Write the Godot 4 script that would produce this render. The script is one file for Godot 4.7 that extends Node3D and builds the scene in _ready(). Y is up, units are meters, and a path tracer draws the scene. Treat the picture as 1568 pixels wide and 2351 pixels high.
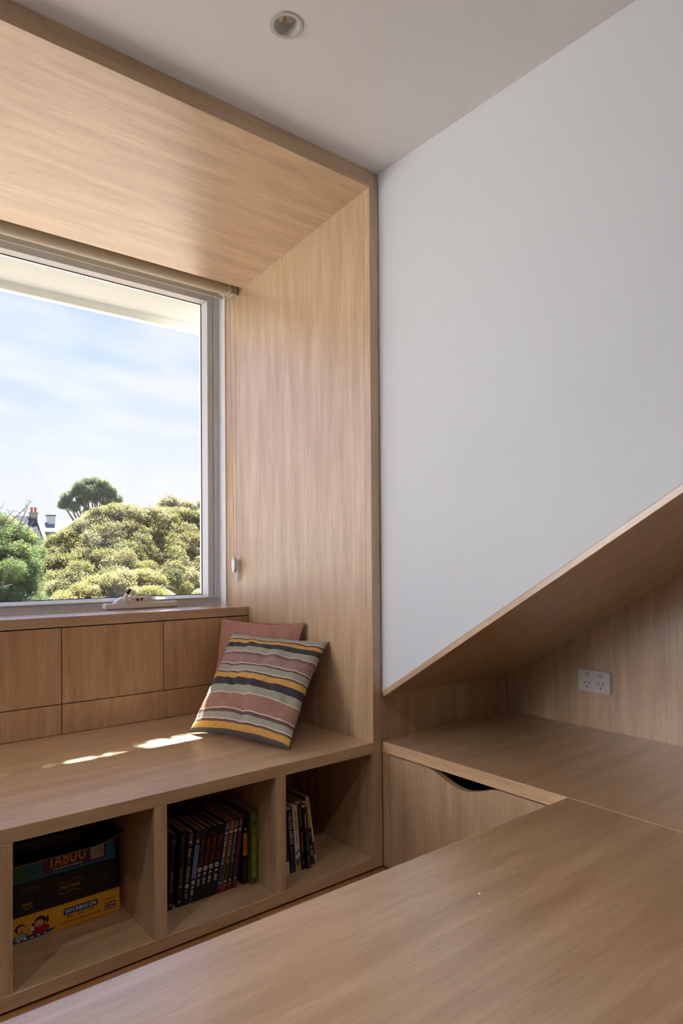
extends Node3D
# A timber window nook with a bench over bookshelves, a desk niche under a sloping soffit, and trees outside.
# Metres; floor at y = 0; the window wall lies across -z, the white wall faces -x.

const NOOK_FRONT := -1.631      # plane of the bench front, header and edge board
const JAMB := 1.4365            # face of the right-hand jamb lining
const WHITE := 1.475            # face of the white wall above the desk niche
const NICHE := 2.147            # back of the desk niche
const BENCH := 0.4075           # height of bench, shelf and table
const CEIL := 2.262
const LEFT := -1.25             # left end of the nook, outside the picture

var used := {}
var mats := {}
var wood_tex: ImageTexture
var wood_rough: ImageTexture
var rng := RandomNumberGenerator.new()


# ---------------------------------------------------------------- naming
func numbered(called: String) -> String:
	var n: int = used.get(called, 0)
	used[called] = n + 1
	return called if n == 0 else "%s_%03d" % [called, n]


func tag(o: Node, label := "", category := "", group := "", kind := "") -> Node:
	if label != "":
		o.set_meta("label", label)
	if category != "":
		o.set_meta("category", category)
	if group != "":
		o.set_meta("group", group)
	if kind != "":
		o.set_meta("kind", kind)
	return o


func thing(called: String, label: String, category: String, at := Vector3.ZERO, group := "", kind := "") -> Node3D:
	var o := Node3D.new()
	o.name = numbered(called)
	add_child(o, true)
	o.position = at
	tag(o, label, category, group, kind)
	return o


func mesh_node(called: String, mesh: Mesh, m: Material, parent: Node = null) -> MeshInstance3D:
	var o := MeshInstance3D.new()
	o.mesh = mesh
	o.material_override = m
	o.cast_shadow = GeometryInstance3D.SHADOW_CASTING_SETTING_ON
	if parent == null:
		o.name = numbered(called)
		add_child(o, true)
	else:
		o.name = called
		parent.add_child(o, true)
	return o


func obj(called: String, st: SurfaceTool, m: Material, parent: Node = null) -> MeshInstance3D:
	return mesh_node(called, st.commit(), m, parent)


func struct(called: String, st: SurfaceTool, m: Material, label: String, category: String) -> MeshInstance3D:
	var o := obj(called, st, m)
	tag(o, label, category, "", "structure")
	return o


# ---------------------------------------------------------------- geometry
func begin() -> SurfaceTool:
	var st := SurfaceTool.new()
	st.begin(Mesh.PRIMITIVE_TRIANGLES)
	return st


func vert(st: SurfaceTool, p: Vector3, n: Vector3, uv: Vector2) -> void:
	st.set_normal(n)
	st.set_uv(uv)
	st.add_vertex(p)


# A triangle wound so that its front looks along n.
func tri(st: SurfaceTool, a: Vector3, b: Vector3, c: Vector3, n: Vector3, ua: Vector2, ub: Vector2, uc: Vector2) -> void:
	if (b - a).cross(c - a).dot(n) > 0.0:
		vert(st, a, n, ua)
		vert(st, c, n, uc)
		vert(st, b, n, ub)
	else:
		vert(st, a, n, ua)
		vert(st, b, n, ub)
		vert(st, c, n, uc)


# Texture place of a point on a face with normal n when the grain runs along axis g.
func grain_uv(p: Vector3, n: Vector3, g: int, off: Vector2) -> Vector2:
	var k := n.abs().max_axis_index()
	var along := g
	if k == g:
		along = (g + 1) % 3
	var across := 3 - k - along
	var s := 0.5 if k != g else 2.0
	return Vector2(p[across] * 1.0 + off.x, p[along] * s + off.y)


func face(st: SurfaceTool, pts: Array, n: Vector3, g: int, off: Vector2) -> void:
	for i in range(1, pts.size() - 1):
		tri(st, pts[0], pts[i], pts[i + 1], n, grain_uv(pts[0], n, g, off), grain_uv(pts[i], n, g, off), grain_uv(pts[i + 1], n, g, off))


# A box from a to b with its edges chamfered by e; the grain runs along axis g.
func slab(st: SurfaceTool, a: Vector3, b: Vector3, g := 0, e := 0.0008, off := Vector2.ZERO) -> void:
	var lo := Vector3(minf(a.x, b.x), minf(a.y, b.y), minf(a.z, b.z))
	var hi := Vector3(maxf(a.x, b.x), maxf(a.y, b.y), maxf(a.z, b.z))
	var d := hi - lo
	e = minf(e, minf(d.x, minf(d.y, d.z)) * 0.4)
	for k in 3:
		var i := (k + 1) % 3
		var j := (k + 2) % 3
		for s in [-1, 1]:
			var n := Vector3.ZERO
			n[k] = s
			var q := []
			for c in [[0, 0], [1, 0], [1, 1], [0, 1]]:
				var p := Vector3.ZERO
				p[k] = hi[k] if s > 0 else lo[k]
				p[i] = (hi[i] - e) if c[0] == 1 else (lo[i] + e)
				p[j] = (hi[j] - e) if c[1] == 1 else (lo[j] + e)
				q.append(p)
			face(st, q, n, g, off)
		if e <= 0.0:
			continue
		for s in [-1, 1]:
			for t in [-1, 1]:
				var n2 := Vector3.ZERO
				n2[i] = s
				n2[j] = t
				n2 = n2.normalized()
				var q2 := []
				for c in [[0, 0], [0, 1], [1, 1], [1, 0]]:
					var p2 := Vector3.ZERO
					p2[k] = (hi[k] - e) if c[0] == 1 else (lo[k] + e)
					var on_i: bool = c[1] == 0
					p2[i] = (hi[i] if s > 0 else lo[i]) - (0.0 if on_i else e * s)
					p2[j] = (hi[j] if t > 0 else lo[j]) - (e * t if on_i else 0.0)
					q2.append(p2)
				face(st, q2, n2, g, off)
	if e > 0.0:
		for sx in [-1, 1]:
			for sy in [-1, 1]:
				for sz in [-1, 1]:
					var c0 := Vector3(hi.x if sx > 0 else lo.x, hi.y if sy > 0 else lo.y, hi.z if sz > 0 else lo.z)
					var n3 := Vector3(sx, sy, sz).normalized()
					var w := Vector3(sx, sy, sz) * e
					face(st, [c0 - Vector3(0, w.y, w.z), c0 - Vector3(w.x, 0, w.z), c0 - Vector3(w.x, w.y, 0)], n3, g, off)


func box(a: Vector3, b: Vector3, g := 0, e := 0.0008, off := Vector2.ZERO) -> SurfaceTool:
	var st := begin()
	slab(st, a, b, g, e, off)
	return st


# A flat outline (in the plane of the two axes that are not k) given thickness from k0 to k1.
func plate(st: SurfaceTool, outline: PackedVector2Array, k: int, k0: float, k1: float, g := 0, off := Vector2.ZERO, smooth := false) -> void:
	var i := (k + 1) % 3
	var j := (k + 2) % 3
	var ids := Geometry2D.triangulate_polygon(outline)
	var put := func(v: Vector2, h: float) -> Vector3:
		var p := Vector3.ZERO
		p[k] = h
		p[i] = v.x
		p[j] = v.y
		return p
	for s in [0, 1]:
		var n := Vector3.ZERO
		n[k] = 1.0 if s == 1 else -1.0
		var h: float = k1 if s == 1 else k0
		for t in range(0, ids.size(), 3):
			face(st, [put.call(outline[ids[t]], h), put.call(outline[ids[t + 1]], h), put.call(outline[ids[t + 2]], h)], n, g, off)
	var m := outline.size()
	var area := 0.0
	for t in m:
		area += outline[t].cross(outline[(t + 1) % m])
	var turn := 1.0 if area > 0.0 else -1.0
	for t in m:
		var a := outline[t]
		var b := outline[(t + 1) % m]
		if a.is_equal_approx(b):
			continue
		var dv := (b - a).normalized()
		var nn := Vector2(dv.y, -dv.x) * turn
		var n2 := Vector3.ZERO
		n2[i] = nn.x
		n2[j] = nn.y
		if smooth:
			var na := (nn + Vector2((a - outline[(t + m - 1) % m]).normalized().y, -(a - outline[(t + m - 1) % m]).normalized().x) * turn).normalized()
			var nb := (nn + Vector2((outline[(t + 2) % m] - b).normalized().y, -(outline[(t + 2) % m] - b).normalized().x) * turn).normalized()
			var va := Vector3.ZERO
			va[i] = na.x
			va[j] = na.y
			var vb := Vector3.ZERO
			vb[i] = nb.x
			vb[j] = nb.y
			var p := [put.call(a, k0), put.call(b, k0), put.call(b, k1), put.call(a, k1)]
			var q := [va, vb, vb, va]
			var order := [0, 1, 2, 0, 2, 3]
			if (p[1] - p[0]).cross(p[2] - p[0]).dot(n2) > 0.0:
				order = [0, 2, 1, 0, 3, 2]
			for o in order:
				vert(st, p[o], q[o], grain_uv(p[o], n2, g, off))
		else:
			face(st, [put.call(a, k0), put.call(b, k0), put.call(b, k1), put.call(a, k1)], n2, g, off)


func round_rect(cx: float, cy: float, w: float, h: float, r: float, n := 5) -> PackedVector2Array:
	var out := PackedVector2Array()
	for q in 4:
		var c := Vector2(cx + (w / 2 - r) * (1 if q in [0, 3] else -1), cy + (h / 2 - r) * (1 if q < 2 else -1))
		for t in n + 1:
			var an := (q + float(t) / n) * PI / 2
			out.append(c + Vector2(cos(an), sin(an)) * r)
	return out


func ellipse(cx: float, cy: float, rx: float, ry: float, n := 24) -> PackedVector2Array:
	var out := PackedVector2Array()
	for t in n:
		out.append(Vector2(cx + cos(TAU * t / n) * rx, cy + sin(TAU * t / n) * ry))
	return out


# A profile of (radius, height) turned about the y axis.
func lathe(st: SurfaceTool, prof: PackedVector2Array, seg := 48, centre := Vector3.ZERO, flat := false) -> void:
	for i in prof.size() - 1:
		var a := prof[i]
		var b := prof[i + 1]
		var dv := (b - a).normalized()
		var nr := Vector2(dv.y, -dv.x)
		for k in seg:
			var t0 := TAU * k / seg
			var t1 := TAU * (k + 1) / seg
			var tm := (t0 + t1) / 2
			var n0 := Vector3(cos(t0) * nr.x, nr.y, sin(t0) * nr.x)
			var n1 := Vector3(cos(t1) * nr.x, nr.y, sin(t1) * nr.x)
			var nm := Vector3(cos(tm) * nr.x, nr.y, sin(tm) * nr.x)
			if flat:
				n0 = nm
				n1 = nm
			var p := [centre + Vector3(cos(t0) * a.x, a.y, sin(t0) * a.x), centre + Vector3(cos(t1) * a.x, a.y, sin(t1) * a.x), centre + Vector3(cos(t1) * b.x, b.y, sin(t1) * b.x), centre + Vector3(cos(t0) * b.x, b.y, sin(t0) * b.x)]
			var q := [n0, n1, n1, n0]
			var order := [0, 1, 2, 0, 2, 3]
			var cr: Vector3 = (p[1] - p[0]).cross(p[2] - p[0])
			if cr.length() < 1e-12:
				cr = (p[2] - p[0]).cross(p[3] - p[0])
			if cr.dot(nm) > 0.0:
				order = [0, 2, 1, 0, 3, 2]
			for o in order:
				vert(st, p[o], q[o], Vector2(float(k) / seg, float(i) / prof.size()))


# A round tube through points, with a radius for each.
func tube(st: SurfaceTool, pts: PackedVector3Array, radii: PackedFloat32Array, seg := 10, caps := true) -> void:
	var rings := []
	var norms := []
	var side := Vector3.ZERO
	for i in pts.size():
		var dir := (pts[mini(i + 1, pts.size() - 1)] - pts[maxi(i - 1, 0)]).normalized()
		if side == Vector3.ZERO:
			side = dir.cross(Vector3.UP if absf(dir.y) < 0.9 else Vector3.RIGHT).normalized()
		else:
			side = (side - dir * side.dot(dir)).normalized()
		var up := side.cross(dir).normalized()
		var ring := []
		var nr := []
		for k in seg:
			var an := TAU * k / seg
			var n := side * cos(an) + up * sin(an)
			nr.append(n)
			ring.append(pts[i] + n * radii[i])
		rings.append(ring)
		norms.append(nr)
	for i in pts.size() - 1:
		for k in seg:
			var k2 := (k + 1) % seg
			var p := [rings[i][k], rings[i][k2], rings[i + 1][k2], rings[i + 1][k]]
			var q := [norms[i][k], norms[i][k2], norms[i + 1][k2], norms[i + 1][k]]
			var order := [0, 1, 2, 0, 2, 3]
			if (p[1] - p[0]).cross(p[2] - p[0]).dot(q[0] + q[1]) > 0.0:
				order = [0, 2, 1, 0, 3, 2]
			for o in order:
				vert(st, p[o], q[o], Vector2(float(k) / seg, i * 0.1))
	if caps:
		for e in [0, pts.size() - 1]:
			var out := (pts[0] - pts[1]).normalized() if e == 0 else (pts[e] - pts[e - 1]).normalized()
			for k in range(1, seg - 1):
				tri(st, rings[e][0], rings[e][k], rings[e][k + 1], out, Vector2.ZERO, Vector2.ZERO, Vector2.ZERO)


func even(r: float, n: int) -> PackedFloat32Array:
	var a := PackedFloat32Array()
	a.resize(n)
	a.fill(r)
	return a


# Printed lettering: very thin raised letters, centred on `at`, capitals h tall, at most `wide` long.
func print_text(parent: Node, text: String, at: Vector3, h: float, m: Material, turn := 0.0, bold := true, serif := false, wide := 0.0, slant := 0.0) -> MeshInstance3D:
	var f := SystemFont.new()
	f.font_names = PackedStringArray(["Droid Serif" if serif else "Droid Sans"])
	f.font_weight = 700 if bold else 400
	var t := TextMesh.new()
	t.font = f
	t.text = text
	t.font_size = 48
	t.pixel_size = h / 34.0
	t.depth = 0.0003
	t.curve_step = 4.0
	var o := mesh_node("lettering", t, m, parent)
	var long := t.get_aabb().size.x
	var sx := 1.0
	if wide > 0.0 and long > 0.0:
		sx = wide / long
	o.transform = Transform3D(Basis(Vector3.BACK, turn) * Basis(Vector3(sx, 0, 0), Vector3(slant, 1, 0), Vector3(0, 0, 1)), at)
	return o


# ---------------------------------------------------------------- materials
func paint(key: String, c: Color, rough := 0.7, metal := 0.0, spec := 0.5) -> StandardMaterial3D:
	if mats.has(key):
		return mats[key]
	var m := StandardMaterial3D.new()
	m.resource_name = key
	m.albedo_color = c
	m.roughness = rough
	m.metallic = metal
	m.metallic_specular = spec
	mats[key] = m
	return m


func noise(fr: float, s: int, oct := 3) -> FastNoiseLite:
	var n := FastNoiseLite.new()
	n.noise_type = FastNoiseLite.TYPE_SIMPLEX_SMOOTH
	n.seed = s
	n.frequency = fr
	n.fractal_octaves = oct
	return n


# Oak laminate: one metre across (u) by two metres along the grain (v).
func make_wood() -> void:
	var w := 2048
	var h := 1024
	var band := noise(0.0075, 11, 2).get_seamless_image(w, 480)
	band.resize(w, h, Image.INTERPOLATE_CUBIC)
	var mid := noise(0.026, 23, 3).get_seamless_image(w, 230)
	mid.resize(w, h, Image.INTERPOLATE_CUBIC)
	var fine := noise(0.17, 37, 3).get_seamless_image(w, 120)
	fine.resize(w, h, Image.INTERPOLATE_CUBIC)
	var pore := noise(0.34, 51, 2).get_seamless_image(w, 190)
	pore.resize(w, h, Image.INTERPOLATE_BILINEAR)
	var b := band.get_data()
	var m := mid.get_data()
	var f := fine.get_data()
	var p := pore.get_data()
	var out := PackedByteArray()
	out.resize(w * h * 3)
	var light := Color(0.845, 0.725, 0.575)
	var dark := Color(0.70, 0.565, 0.415)
	var ramp := PackedByteArray()
	ramp.resize(256 * 3)
	for k in 256:
		var c := dark.lerp(light, k / 255.0)
		ramp[k * 3] = int(c.r * 255)
		ramp[k * 3 + 1] = int(c.g * 255)
		ramp[k * 3 + 2] = int(c.b * 255)
	var o := 0
	for i in w * h:
		var t: int = (b[i] * 11 + m[i] * 7 + f[i] * 10) / 28
		t = 146 + (t - 128) * 2
		var q: int = p[i]
		if q < 96:
			t -= (96 - q) * 5 / 2
		t = clampi(t, 0, 255) * 3
		out[o] = ramp[t]
		out[o + 1] = ramp[t + 1]
		out[o + 2] = ramp[t + 2]
		o += 3
	wood_tex = ImageTexture.create_from_image(Image.create_from_data(w, h, false, Image.FORMAT_RGB8, out))


func wood(key := "oak_laminate", tint := Color.WHITE, rough := 0.36) -> StandardMaterial3D:
	if mats.has(key):
		return mats[key]
	var m := paint(key, tint, rough)
	m.albedo_texture = wood_tex
	m.metallic_specular = 0.75
	m.clearcoat_enabled = true
	m.clearcoat = 1.0
	m.clearcoat_roughness = 0.32
	m.texture_filter = BaseMaterial3D.TEXTURE_FILTER_LINEAR_WITH_MIPMAPS_ANISOTROPIC
	return m


func glass() -> StandardMaterial3D:
	var m := paint("window_glass", Color(0.96, 0.98, 0.98, 0.03), 0.02)
	m.transparency = BaseMaterial3D.TRANSPARENCY_ALPHA
	return m


func make_sky() -> PanoramaSkyMaterial:
	var w := 1024
	var h := 512
	var im := Image.create(w, h, false, Image.FORMAT_RGBF)
	var soft := noise(1.1, 5, 4)
	var wisp := noise(2.6, 9, 5)
	for y in h:
		var el := (0.5 - (y + 0.5) / h) * PI
		for x in w:
			var az := ((x + 0.5) / w - 0.5) * TAU
			var d := Vector3(sin(az) * cos(el), sin(el), -cos(az) * cos(el))
			var up := maxf(d.y, 0.0)
			var c := SKY_LOW.lerp(SKY_HIGH, clampf((up - 0.02) / 0.42, 0.0, 1.0))
			var q := d / (0.25 + up)
			var cl := soft.get_noise_3d(q.x * 0.8, q.y * 2.0, q.z * 0.8) * 0.6 + wisp.get_noise_3d(q.x * 0.5, q.y * 3.0, q.z * 1.6) * 0.55
			var cover := maxf(smoothstep(0.0, 0.5, cl + 0.10) * 0.8, 0.85 * smoothstep(0.30, 0.05, up) + 0.15 * cl)
			cover = clampf(cover, 0.0, 1.0)
			c = c.lerp(SKY_CLOUD, cover)
			if d.y < 0.0:
				c = SKY_LOW * 0.5
			im.set_pixel(x, y, c)
	var m := PanoramaSkyMaterial.new()
	m.panorama = ImageTexture.create_from_image(im)
	return m


# Linear radiance of the sky at the horizon, higher up, and of the clouds.
const SKY_LOW := Color(0.76, 0.84, 1.25)
const SKY_HIGH := Color(0.44, 0.62, 1.25)
const SKY_CLOUD := Color(0.85, 0.88, 1.15)


func _ready() -> void:
	rng.seed = 20240
	# ---- camera
	var cam := Camera3D.new()
	cam.name = "camera"
	add_child(cam)
	cam.transform = Transform3D(Basis(Vector3.UP, -0.677057) * Basis(Vector3.RIGHT, 0.0124567) * Basis(Vector3.BACK, -0.00688823), Vector3(0, 0.995, 0))
	cam.near = 0.05
	cam.far = 400.0
	cam.projection = Camera3D.PROJECTION_FRUSTUM
	cam.size = 0.05 * 2351.0 / 1545.8
	cam.frustum_offset = Vector2(0, 0.05 * (1267.66 - 1175.5) / 1545.8)
	cam.current = true
	# ---- sky and exposure
	var we := WorldEnvironment.new()
	we.name = "environment"
	var e := Environment.new()
	e.background_mode = Environment.BG_SKY
	e.sky = Sky.new()
	e.sky.sky_material = make_sky()
	e.tonemap_mode = Environment.TONE_MAPPER_LINEAR
	e.tonemap_exposure = EXPOSURE
	e.sdfgi_enabled = true
	e.ssao_enabled = true
	e.ssil_enabled = true
	we.environment = e
	add_child(we)
	# ---- sun
	var sun := DirectionalLight3D.new()
	sun.name = "sun"
	sun.light_color = Color(1.0, 0.98, 0.95)
	sun.light_energy = SUN
	sun.light_angular_distance = 0.5
	sun.shadow_enabled = true
	sun.sky_mode = DirectionalLight3D.SKY_MODE_LIGHT_ONLY
	add_child(sun)
	sun.look_at_from_position(Vector3.ZERO, SUN_WAY, Vector3.UP)
	make_wood()
	build_room()
	build_nook()
	build_window()
	build_bench()
	build_niche()
	build_outside()
	build_cushions()
	build_games()
	build_books()
	build_small_things()


const EXPOSURE := 1.24
const SUN := 15.0
const SUN_WAY := Vector3(-0.44, -1.55, 1.0)
const DOWNLIGHT := 0.46
const DOWNLIGHTS := [Vector3(-0.55, CEIL, -0.85), Vector3(0.35, CEIL, -0.15)]


# ---------------------------------------------------------------- the room shell
func build_room() -> void:
	var white := paint("white_paint", Color(0.86, 0.875, 0.885), 0.75)
	var ceiling_white := paint("ceiling_paint", Color(0.90, 0.895, 0.90), 0.8)
	# floor: a base and narrow oak boards where the floor shows
	var fl := struct("floor", box(Vector3(-1.45, -0.2, -2.75), Vector3(2.35, -0.012, 2.0)), wood("floor_base", Color(0.8, 0.72, 0.62)), "oak board floor showing as a narrow strip between bench and table", "floor")
	var z := -1.66
	var row := 0
	while z < 1.9:
		var x := -1.3 + fmod(row * 0.73, 1.1)
		var first := -1.3
		while first < 2.2:
			var last := minf(first + (x + 1.3 if first == -1.3 and x > -1.2 else 1.15), 2.2)
			var st := begin()
			slab(st, Vector3(first, -0.012, z), Vector3(last - 0.001, 0.0, z + 0.1185), 0, 0.0012, Vector2(rng.randf() * 7.0, rng.randf() * 5.0))
			obj("plank", st, wood("floor_oak_%d" % (rng.randi() % 3), [Color(0.86, 0.74, 0.6), Color(0.8, 0.68, 0.56), Color(0.9, 0.8, 0.66)][rng.randi() % 3]), fl)
			first = last
		z += 0.12
		row += 1
	# ceiling, cut for the downlight
	var ce := CSGBox3D.new()
	ce.name = "ceiling"
	ce.size = Vector3(3.85, 0.12, 3.85)
	ce.material = ceiling_white
	add_child(ce, true)
	ce.position = Vector3(0.425, CEIL + 0.06, 0.29)
	for at: Vector3 in [Vector3(0.893, CEIL, -1.3055), DOWNLIGHTS[0], DOWNLIGHTS[1]]:
		var cut := CSGCylinder3D.new()
		cut.name = "cutout"
		cut.operation = CSGShape3D.OPERATION_SUBTRACTION
		cut.radius = 0.036
		cut.height = 0.2
		cut.sides = 48
		cut.material = ceiling_white
		ce.add_child(cut)
		cut.position = at - ce.position
	tag(ce, "smooth white ceiling above the window nook", "ceiling", "", "structure")
	# white wall over the niche: its lower edge follows the sloping soffit board
	var wall := begin()
	var s := 0.609
	var y0 := 0.5685
	var zt := NOOK_FRONT + (CEIL - y0) / s
	plate(wall, PackedVector2Array([Vector2(y0, NOOK_FRONT), Vector2(CEIL, NOOK_FRONT), Vector2(CEIL, zt)]), 0, WHITE, WHITE + 0.09)
	struct("wall_right", wall, white, "white painted wall with a slanting lower edge above the desk niche", "wall")
	# shell outside the picture: window side, right, back, and the left wall with a glazed door
	var front := begin()
	slab(front, Vector3(-1.50, 0, -1.78), Vector3(LEFT - 0.04, CEIL, NOOK_FRONT))
	slab(front, Vector3(WHITE + 0.0, 0, -1.80), Vector3(2.3, CEIL, -1.661))
	struct("wall_front", front, white, "white wall beside the window nook", "wall")
	struct("wall_behind_niche", box(Vector3(NICHE + 0.018, 0, -1.8), Vector3(NICHE + 0.15, CEIL, 2.2)), white, "white outer wall behind the desk niche lining", "wall")
	var back := begin()
	slab(back, Vector3(-1.50, 0, 2.0), Vector3(2.3, CEIL, 2.15))
	struct("wall_back", back, paint("charcoal_paint", Color(0.30, 0.29, 0.28), 0.8), "charcoal wall behind the viewer", "wall")
	var left := begin()
	slab(left, Vector3(-1.50, 0, -1.78), Vector3(-1.35, CEIL, SIDE_Z0))
	slab(left, Vector3(-1.50, 0, SIDE_Z1), Vector3(-1.35, CEIL, 2.15))
	slab(left, Vector3(-1.50, 0, SIDE_Z0), Vector3(-1.35, SIDE_SILL, SIDE_Z1))
	struct("wall_left", left, white, "white wall to the left with a wide high window", "wall")
	var hi := thing("window_3", "wide high window in the wall to the left", "window", Vector3(-1.43, 0, 0), "", "structure")
	var al := paint("grey_aluminium", Color(0.82, 0.83, 0.85), 0.4)
	for zz in [SIDE_Z0 + 0.02, SIDE_Z1 - 0.02]:
		obj("frame", box(Vector3(-0.03, SIDE_SILL, zz - 0.02), Vector3(0.03, CEIL, zz + 0.02), 1, 0.001), al, hi)
	for yy in [SIDE_SILL + 0.02, CEIL - 0.02]:
		obj("frame", box(Vector3(-0.03, yy - 0.02, SIDE_Z0 + 0.04), Vector3(0.03, yy + 0.02, SIDE_Z1 - 0.04), 2, 0.001), al, hi)
	obj("pane", box(Vector3(-0.003, SIDE_SILL + 0.04, SIDE_Z0 + 0.04), Vector3(0.003, CEIL - 0.04, SIDE_Z1 - 0.04), 0, 0.0), glass(), hi)
	struct("wall_balcony", box(Vector3(-2.75, -0.05, -2.2), Vector3(-2.62, 0.98, 3.2), 0, 0.01), paint("grey_paving", Color(0.24, 0.23, 0.22), 0.8), "solid grey balustrade of the balcony", "balustrade")
	struct("floor_balcony", box(Vector3(-2.75, -0.25, -2.2), Vector3(-1.51, -0.05, 3.2), 0, 0.01), paint("grey_paving", Color(0.24, 0.23, 0.22), 0.8), "grey paved balcony outside the glazed door", "balcony")


const SIDE_Z0 := -1.60
const SIDE_Z1 := -0.75
const SIDE_SILL := 1.1


# ---------------------------------------------------------------- the timber lining of the nook
func build_nook() -> void:
	var oak := wood()
	var white := paint("white_paint", Color.WHITE)
	# header board under the ceiling
	struct("trim_1", box(Vector3(LEFT, 2.2075, -1.6325), Vector3(JAMB, CEIL, NOOK_FRONT), 0, 0.001, Vector2(0.3, 0.2)), oak, "oak header board across the top of the window nook", "trim")
	# upright edge board at the corner
	struct("trim_2", box(Vector3(JAMB, 0.006, -1.661), Vector3(1.4738, CEIL - 0.002, NOOK_FRONT), 1, 0.001, Vector2(0.1, 0.7)), oak, "tall narrow oak edge board between nook and white wall", "trim")
	# sloping soffit lining: thick board from header down to the window head
	var so := begin()
	plate(so, PackedVector2Array([Vector2(2.2085, -1.6326), Vector2(2.134, -2.434), Vector2(2.152, -2.434), Vector2(2.2265, -1.6326)]), 0, LEFT, JAMB, 0, Vector2(0.55, 0.0))
	struct("trim_3", so, oak, "wide oak soffit lining sloping down to the window head", "soffit")
	# blind pocket above the roller
	struct("trim_4", box(Vector3(LEFT, 2.19, -2.66), Vector3(JAMB, 2.205, -2.40), 0, 0.0), oak, "oak board over the roller blind pocket", "trim")
	# right jamb lining
	struct("trim_5", box(Vector3(JAMB, 0.0, -2.640), Vector3(JAMB + 0.02, 2.23, -1.661), 1, 0.0006, Vector2(0.42, 0.15)), oak, "tall oak jamb lining on the right side of the window nook", "jamb")
	var lj := begin()
	slab(lj, Vector3(LEFT - 0.02, 0.0, -2.640), Vector3(LEFT, 0.43, -1.655), 1, 0.0006)
	slab(lj, Vector3(LEFT - 0.02, 2.10, -2.640), Vector3(LEFT, 2.23, -1.655), 1, 0.0006)
	slab(lj, Vector3(LEFT - 0.02, 0.43, -1.72), Vector3(LEFT, 2.10, -1.655), 1, 0.0006)
	slab(lj, Vector3(LEFT - 0.02, 0.43, -2.640), Vector3(LEFT, 2.10, -2.60), 1, 0.0006)
	struct("trim_6", lj, oak, "oak jamb lining on the left side of the window nook", "jamb")
	# shell of the nook
	var shell := begin()
	slab(shell, Vector3(JAMB + 0.021, 0, -2.75), Vector3(JAMB + 0.12, 2.4, -1.79))
	slab(shell, Vector3(LEFT - 0.12, 0, -2.75), Vector3(LEFT - 0.021, 0.43, -1.63))
	slab(shell, Vector3(LEFT - 0.12, 2.10, -2.75), Vector3(LEFT - 0.021, 2.4, -1.63))
	slab(shell, Vector3(LEFT - 0.12, 0.43, -1.72), Vector3(LEFT - 0.021, 2.10, -1.63))
	slab(shell, Vector3(LEFT - 0.12, 0.43, -2.75), Vector3(LEFT - 0.021, 2.10, -2.60))
	slab(shell, Vector3(LEFT - 0.12, 2.24, -2.75), Vector3(JAMB + 0.12, 2.38, -1.634))
	slab(shell, Vector3(LEFT - 0.12, -0.2, -2.75), Vector3(JAMB + 0.12, 0.76, -2.62))
	slab(shell, Vector3(LEFT - 0.12, 2.18, -2.75), Vector3(JAMB + 0.12, 2.3, -2.665))
	struct("wall_nook", shell, white, "outer walls and roof of the window nook", "wall")
	# window sill board
	struct("trim_7", box(Vector3(LEFT, 0.774, -2.655), Vector3(JAMB - 0.002, 0.8087, -2.398), 0, 0.001, Vector2(0.7, 0.3)), oak, "oak window sill board with a square front edge", "sill")
	# panels between sill and seat, with open joints in front of a dark backing
	var seat := thing("wall_panel_back", "oak panelling of separate boards between window sill and bench seat", "panelling", Vector3.ZERO, "", "structure")
	obj("backing", box(Vector3(LEFT, BENCH + 0.002, -2.432), Vector3(JAMB - 0.001, 0.774, -2.418), 0, 0.0), paint("dark_backing", Color(0.16, 0.11, 0.07), 0.9), seat)
	var pm := wood("oak_panel", Color(1.0, 0.955, 0.90))
	var xs := [-1.24, -0.777, -0.408, -0.04, 0.3285, 0.697, 1.0655, 1.4345]
	for k in xs.size() - 1:
		obj("panel", box(Vector3(xs[k] + 0.0015, 0.5125, -2.417), Vector3(xs[k + 1] - 0.0015, 0.7705, -2.396), 1, 0.0008, Vector2(rng.randf() * 3.0, rng.randf() * 3.0)), pm, seat)
	var ys := [-1.24, -0.04, 0.697, 1.4345]
	for k in ys.size() - 1:
		obj("panel", box(Vector3(ys[k] + 0.0015, BENCH + 0.0015, -2.417), Vector3(ys[k + 1] - 0.0015, 0.5095, -2.396), 1, 0.0008, Vector2(rng.randf() * 3.0, rng.randf() * 3.0)), pm, seat)


# ---------------------------------------------------------------- the window
func ring(parent: Node, called: String, m: Material, x0: float, x1: float, y0: float, y1: float, w: float, z0: float, z1: float, e := 0.001) -> void:
	obj(called, box(Vector3(x0, y0, z0), Vector3(x0 + w, y1, z1), 1, e), m, parent)
	obj(called, box(Vector3(x1 - w, y0, z0), Vector3(x1, y1, z1), 1, e), m, parent)
	obj(called, box(Vector3(x0 + w, y0, z0), Vector3(x1 - w, y0 + w, z1), 0, e), m, parent)
	obj(called, box(Vector3(x0 + w, y1 - w, z0), Vector3(x1 - w, y1, z1), 0, e), m, parent)


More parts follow.
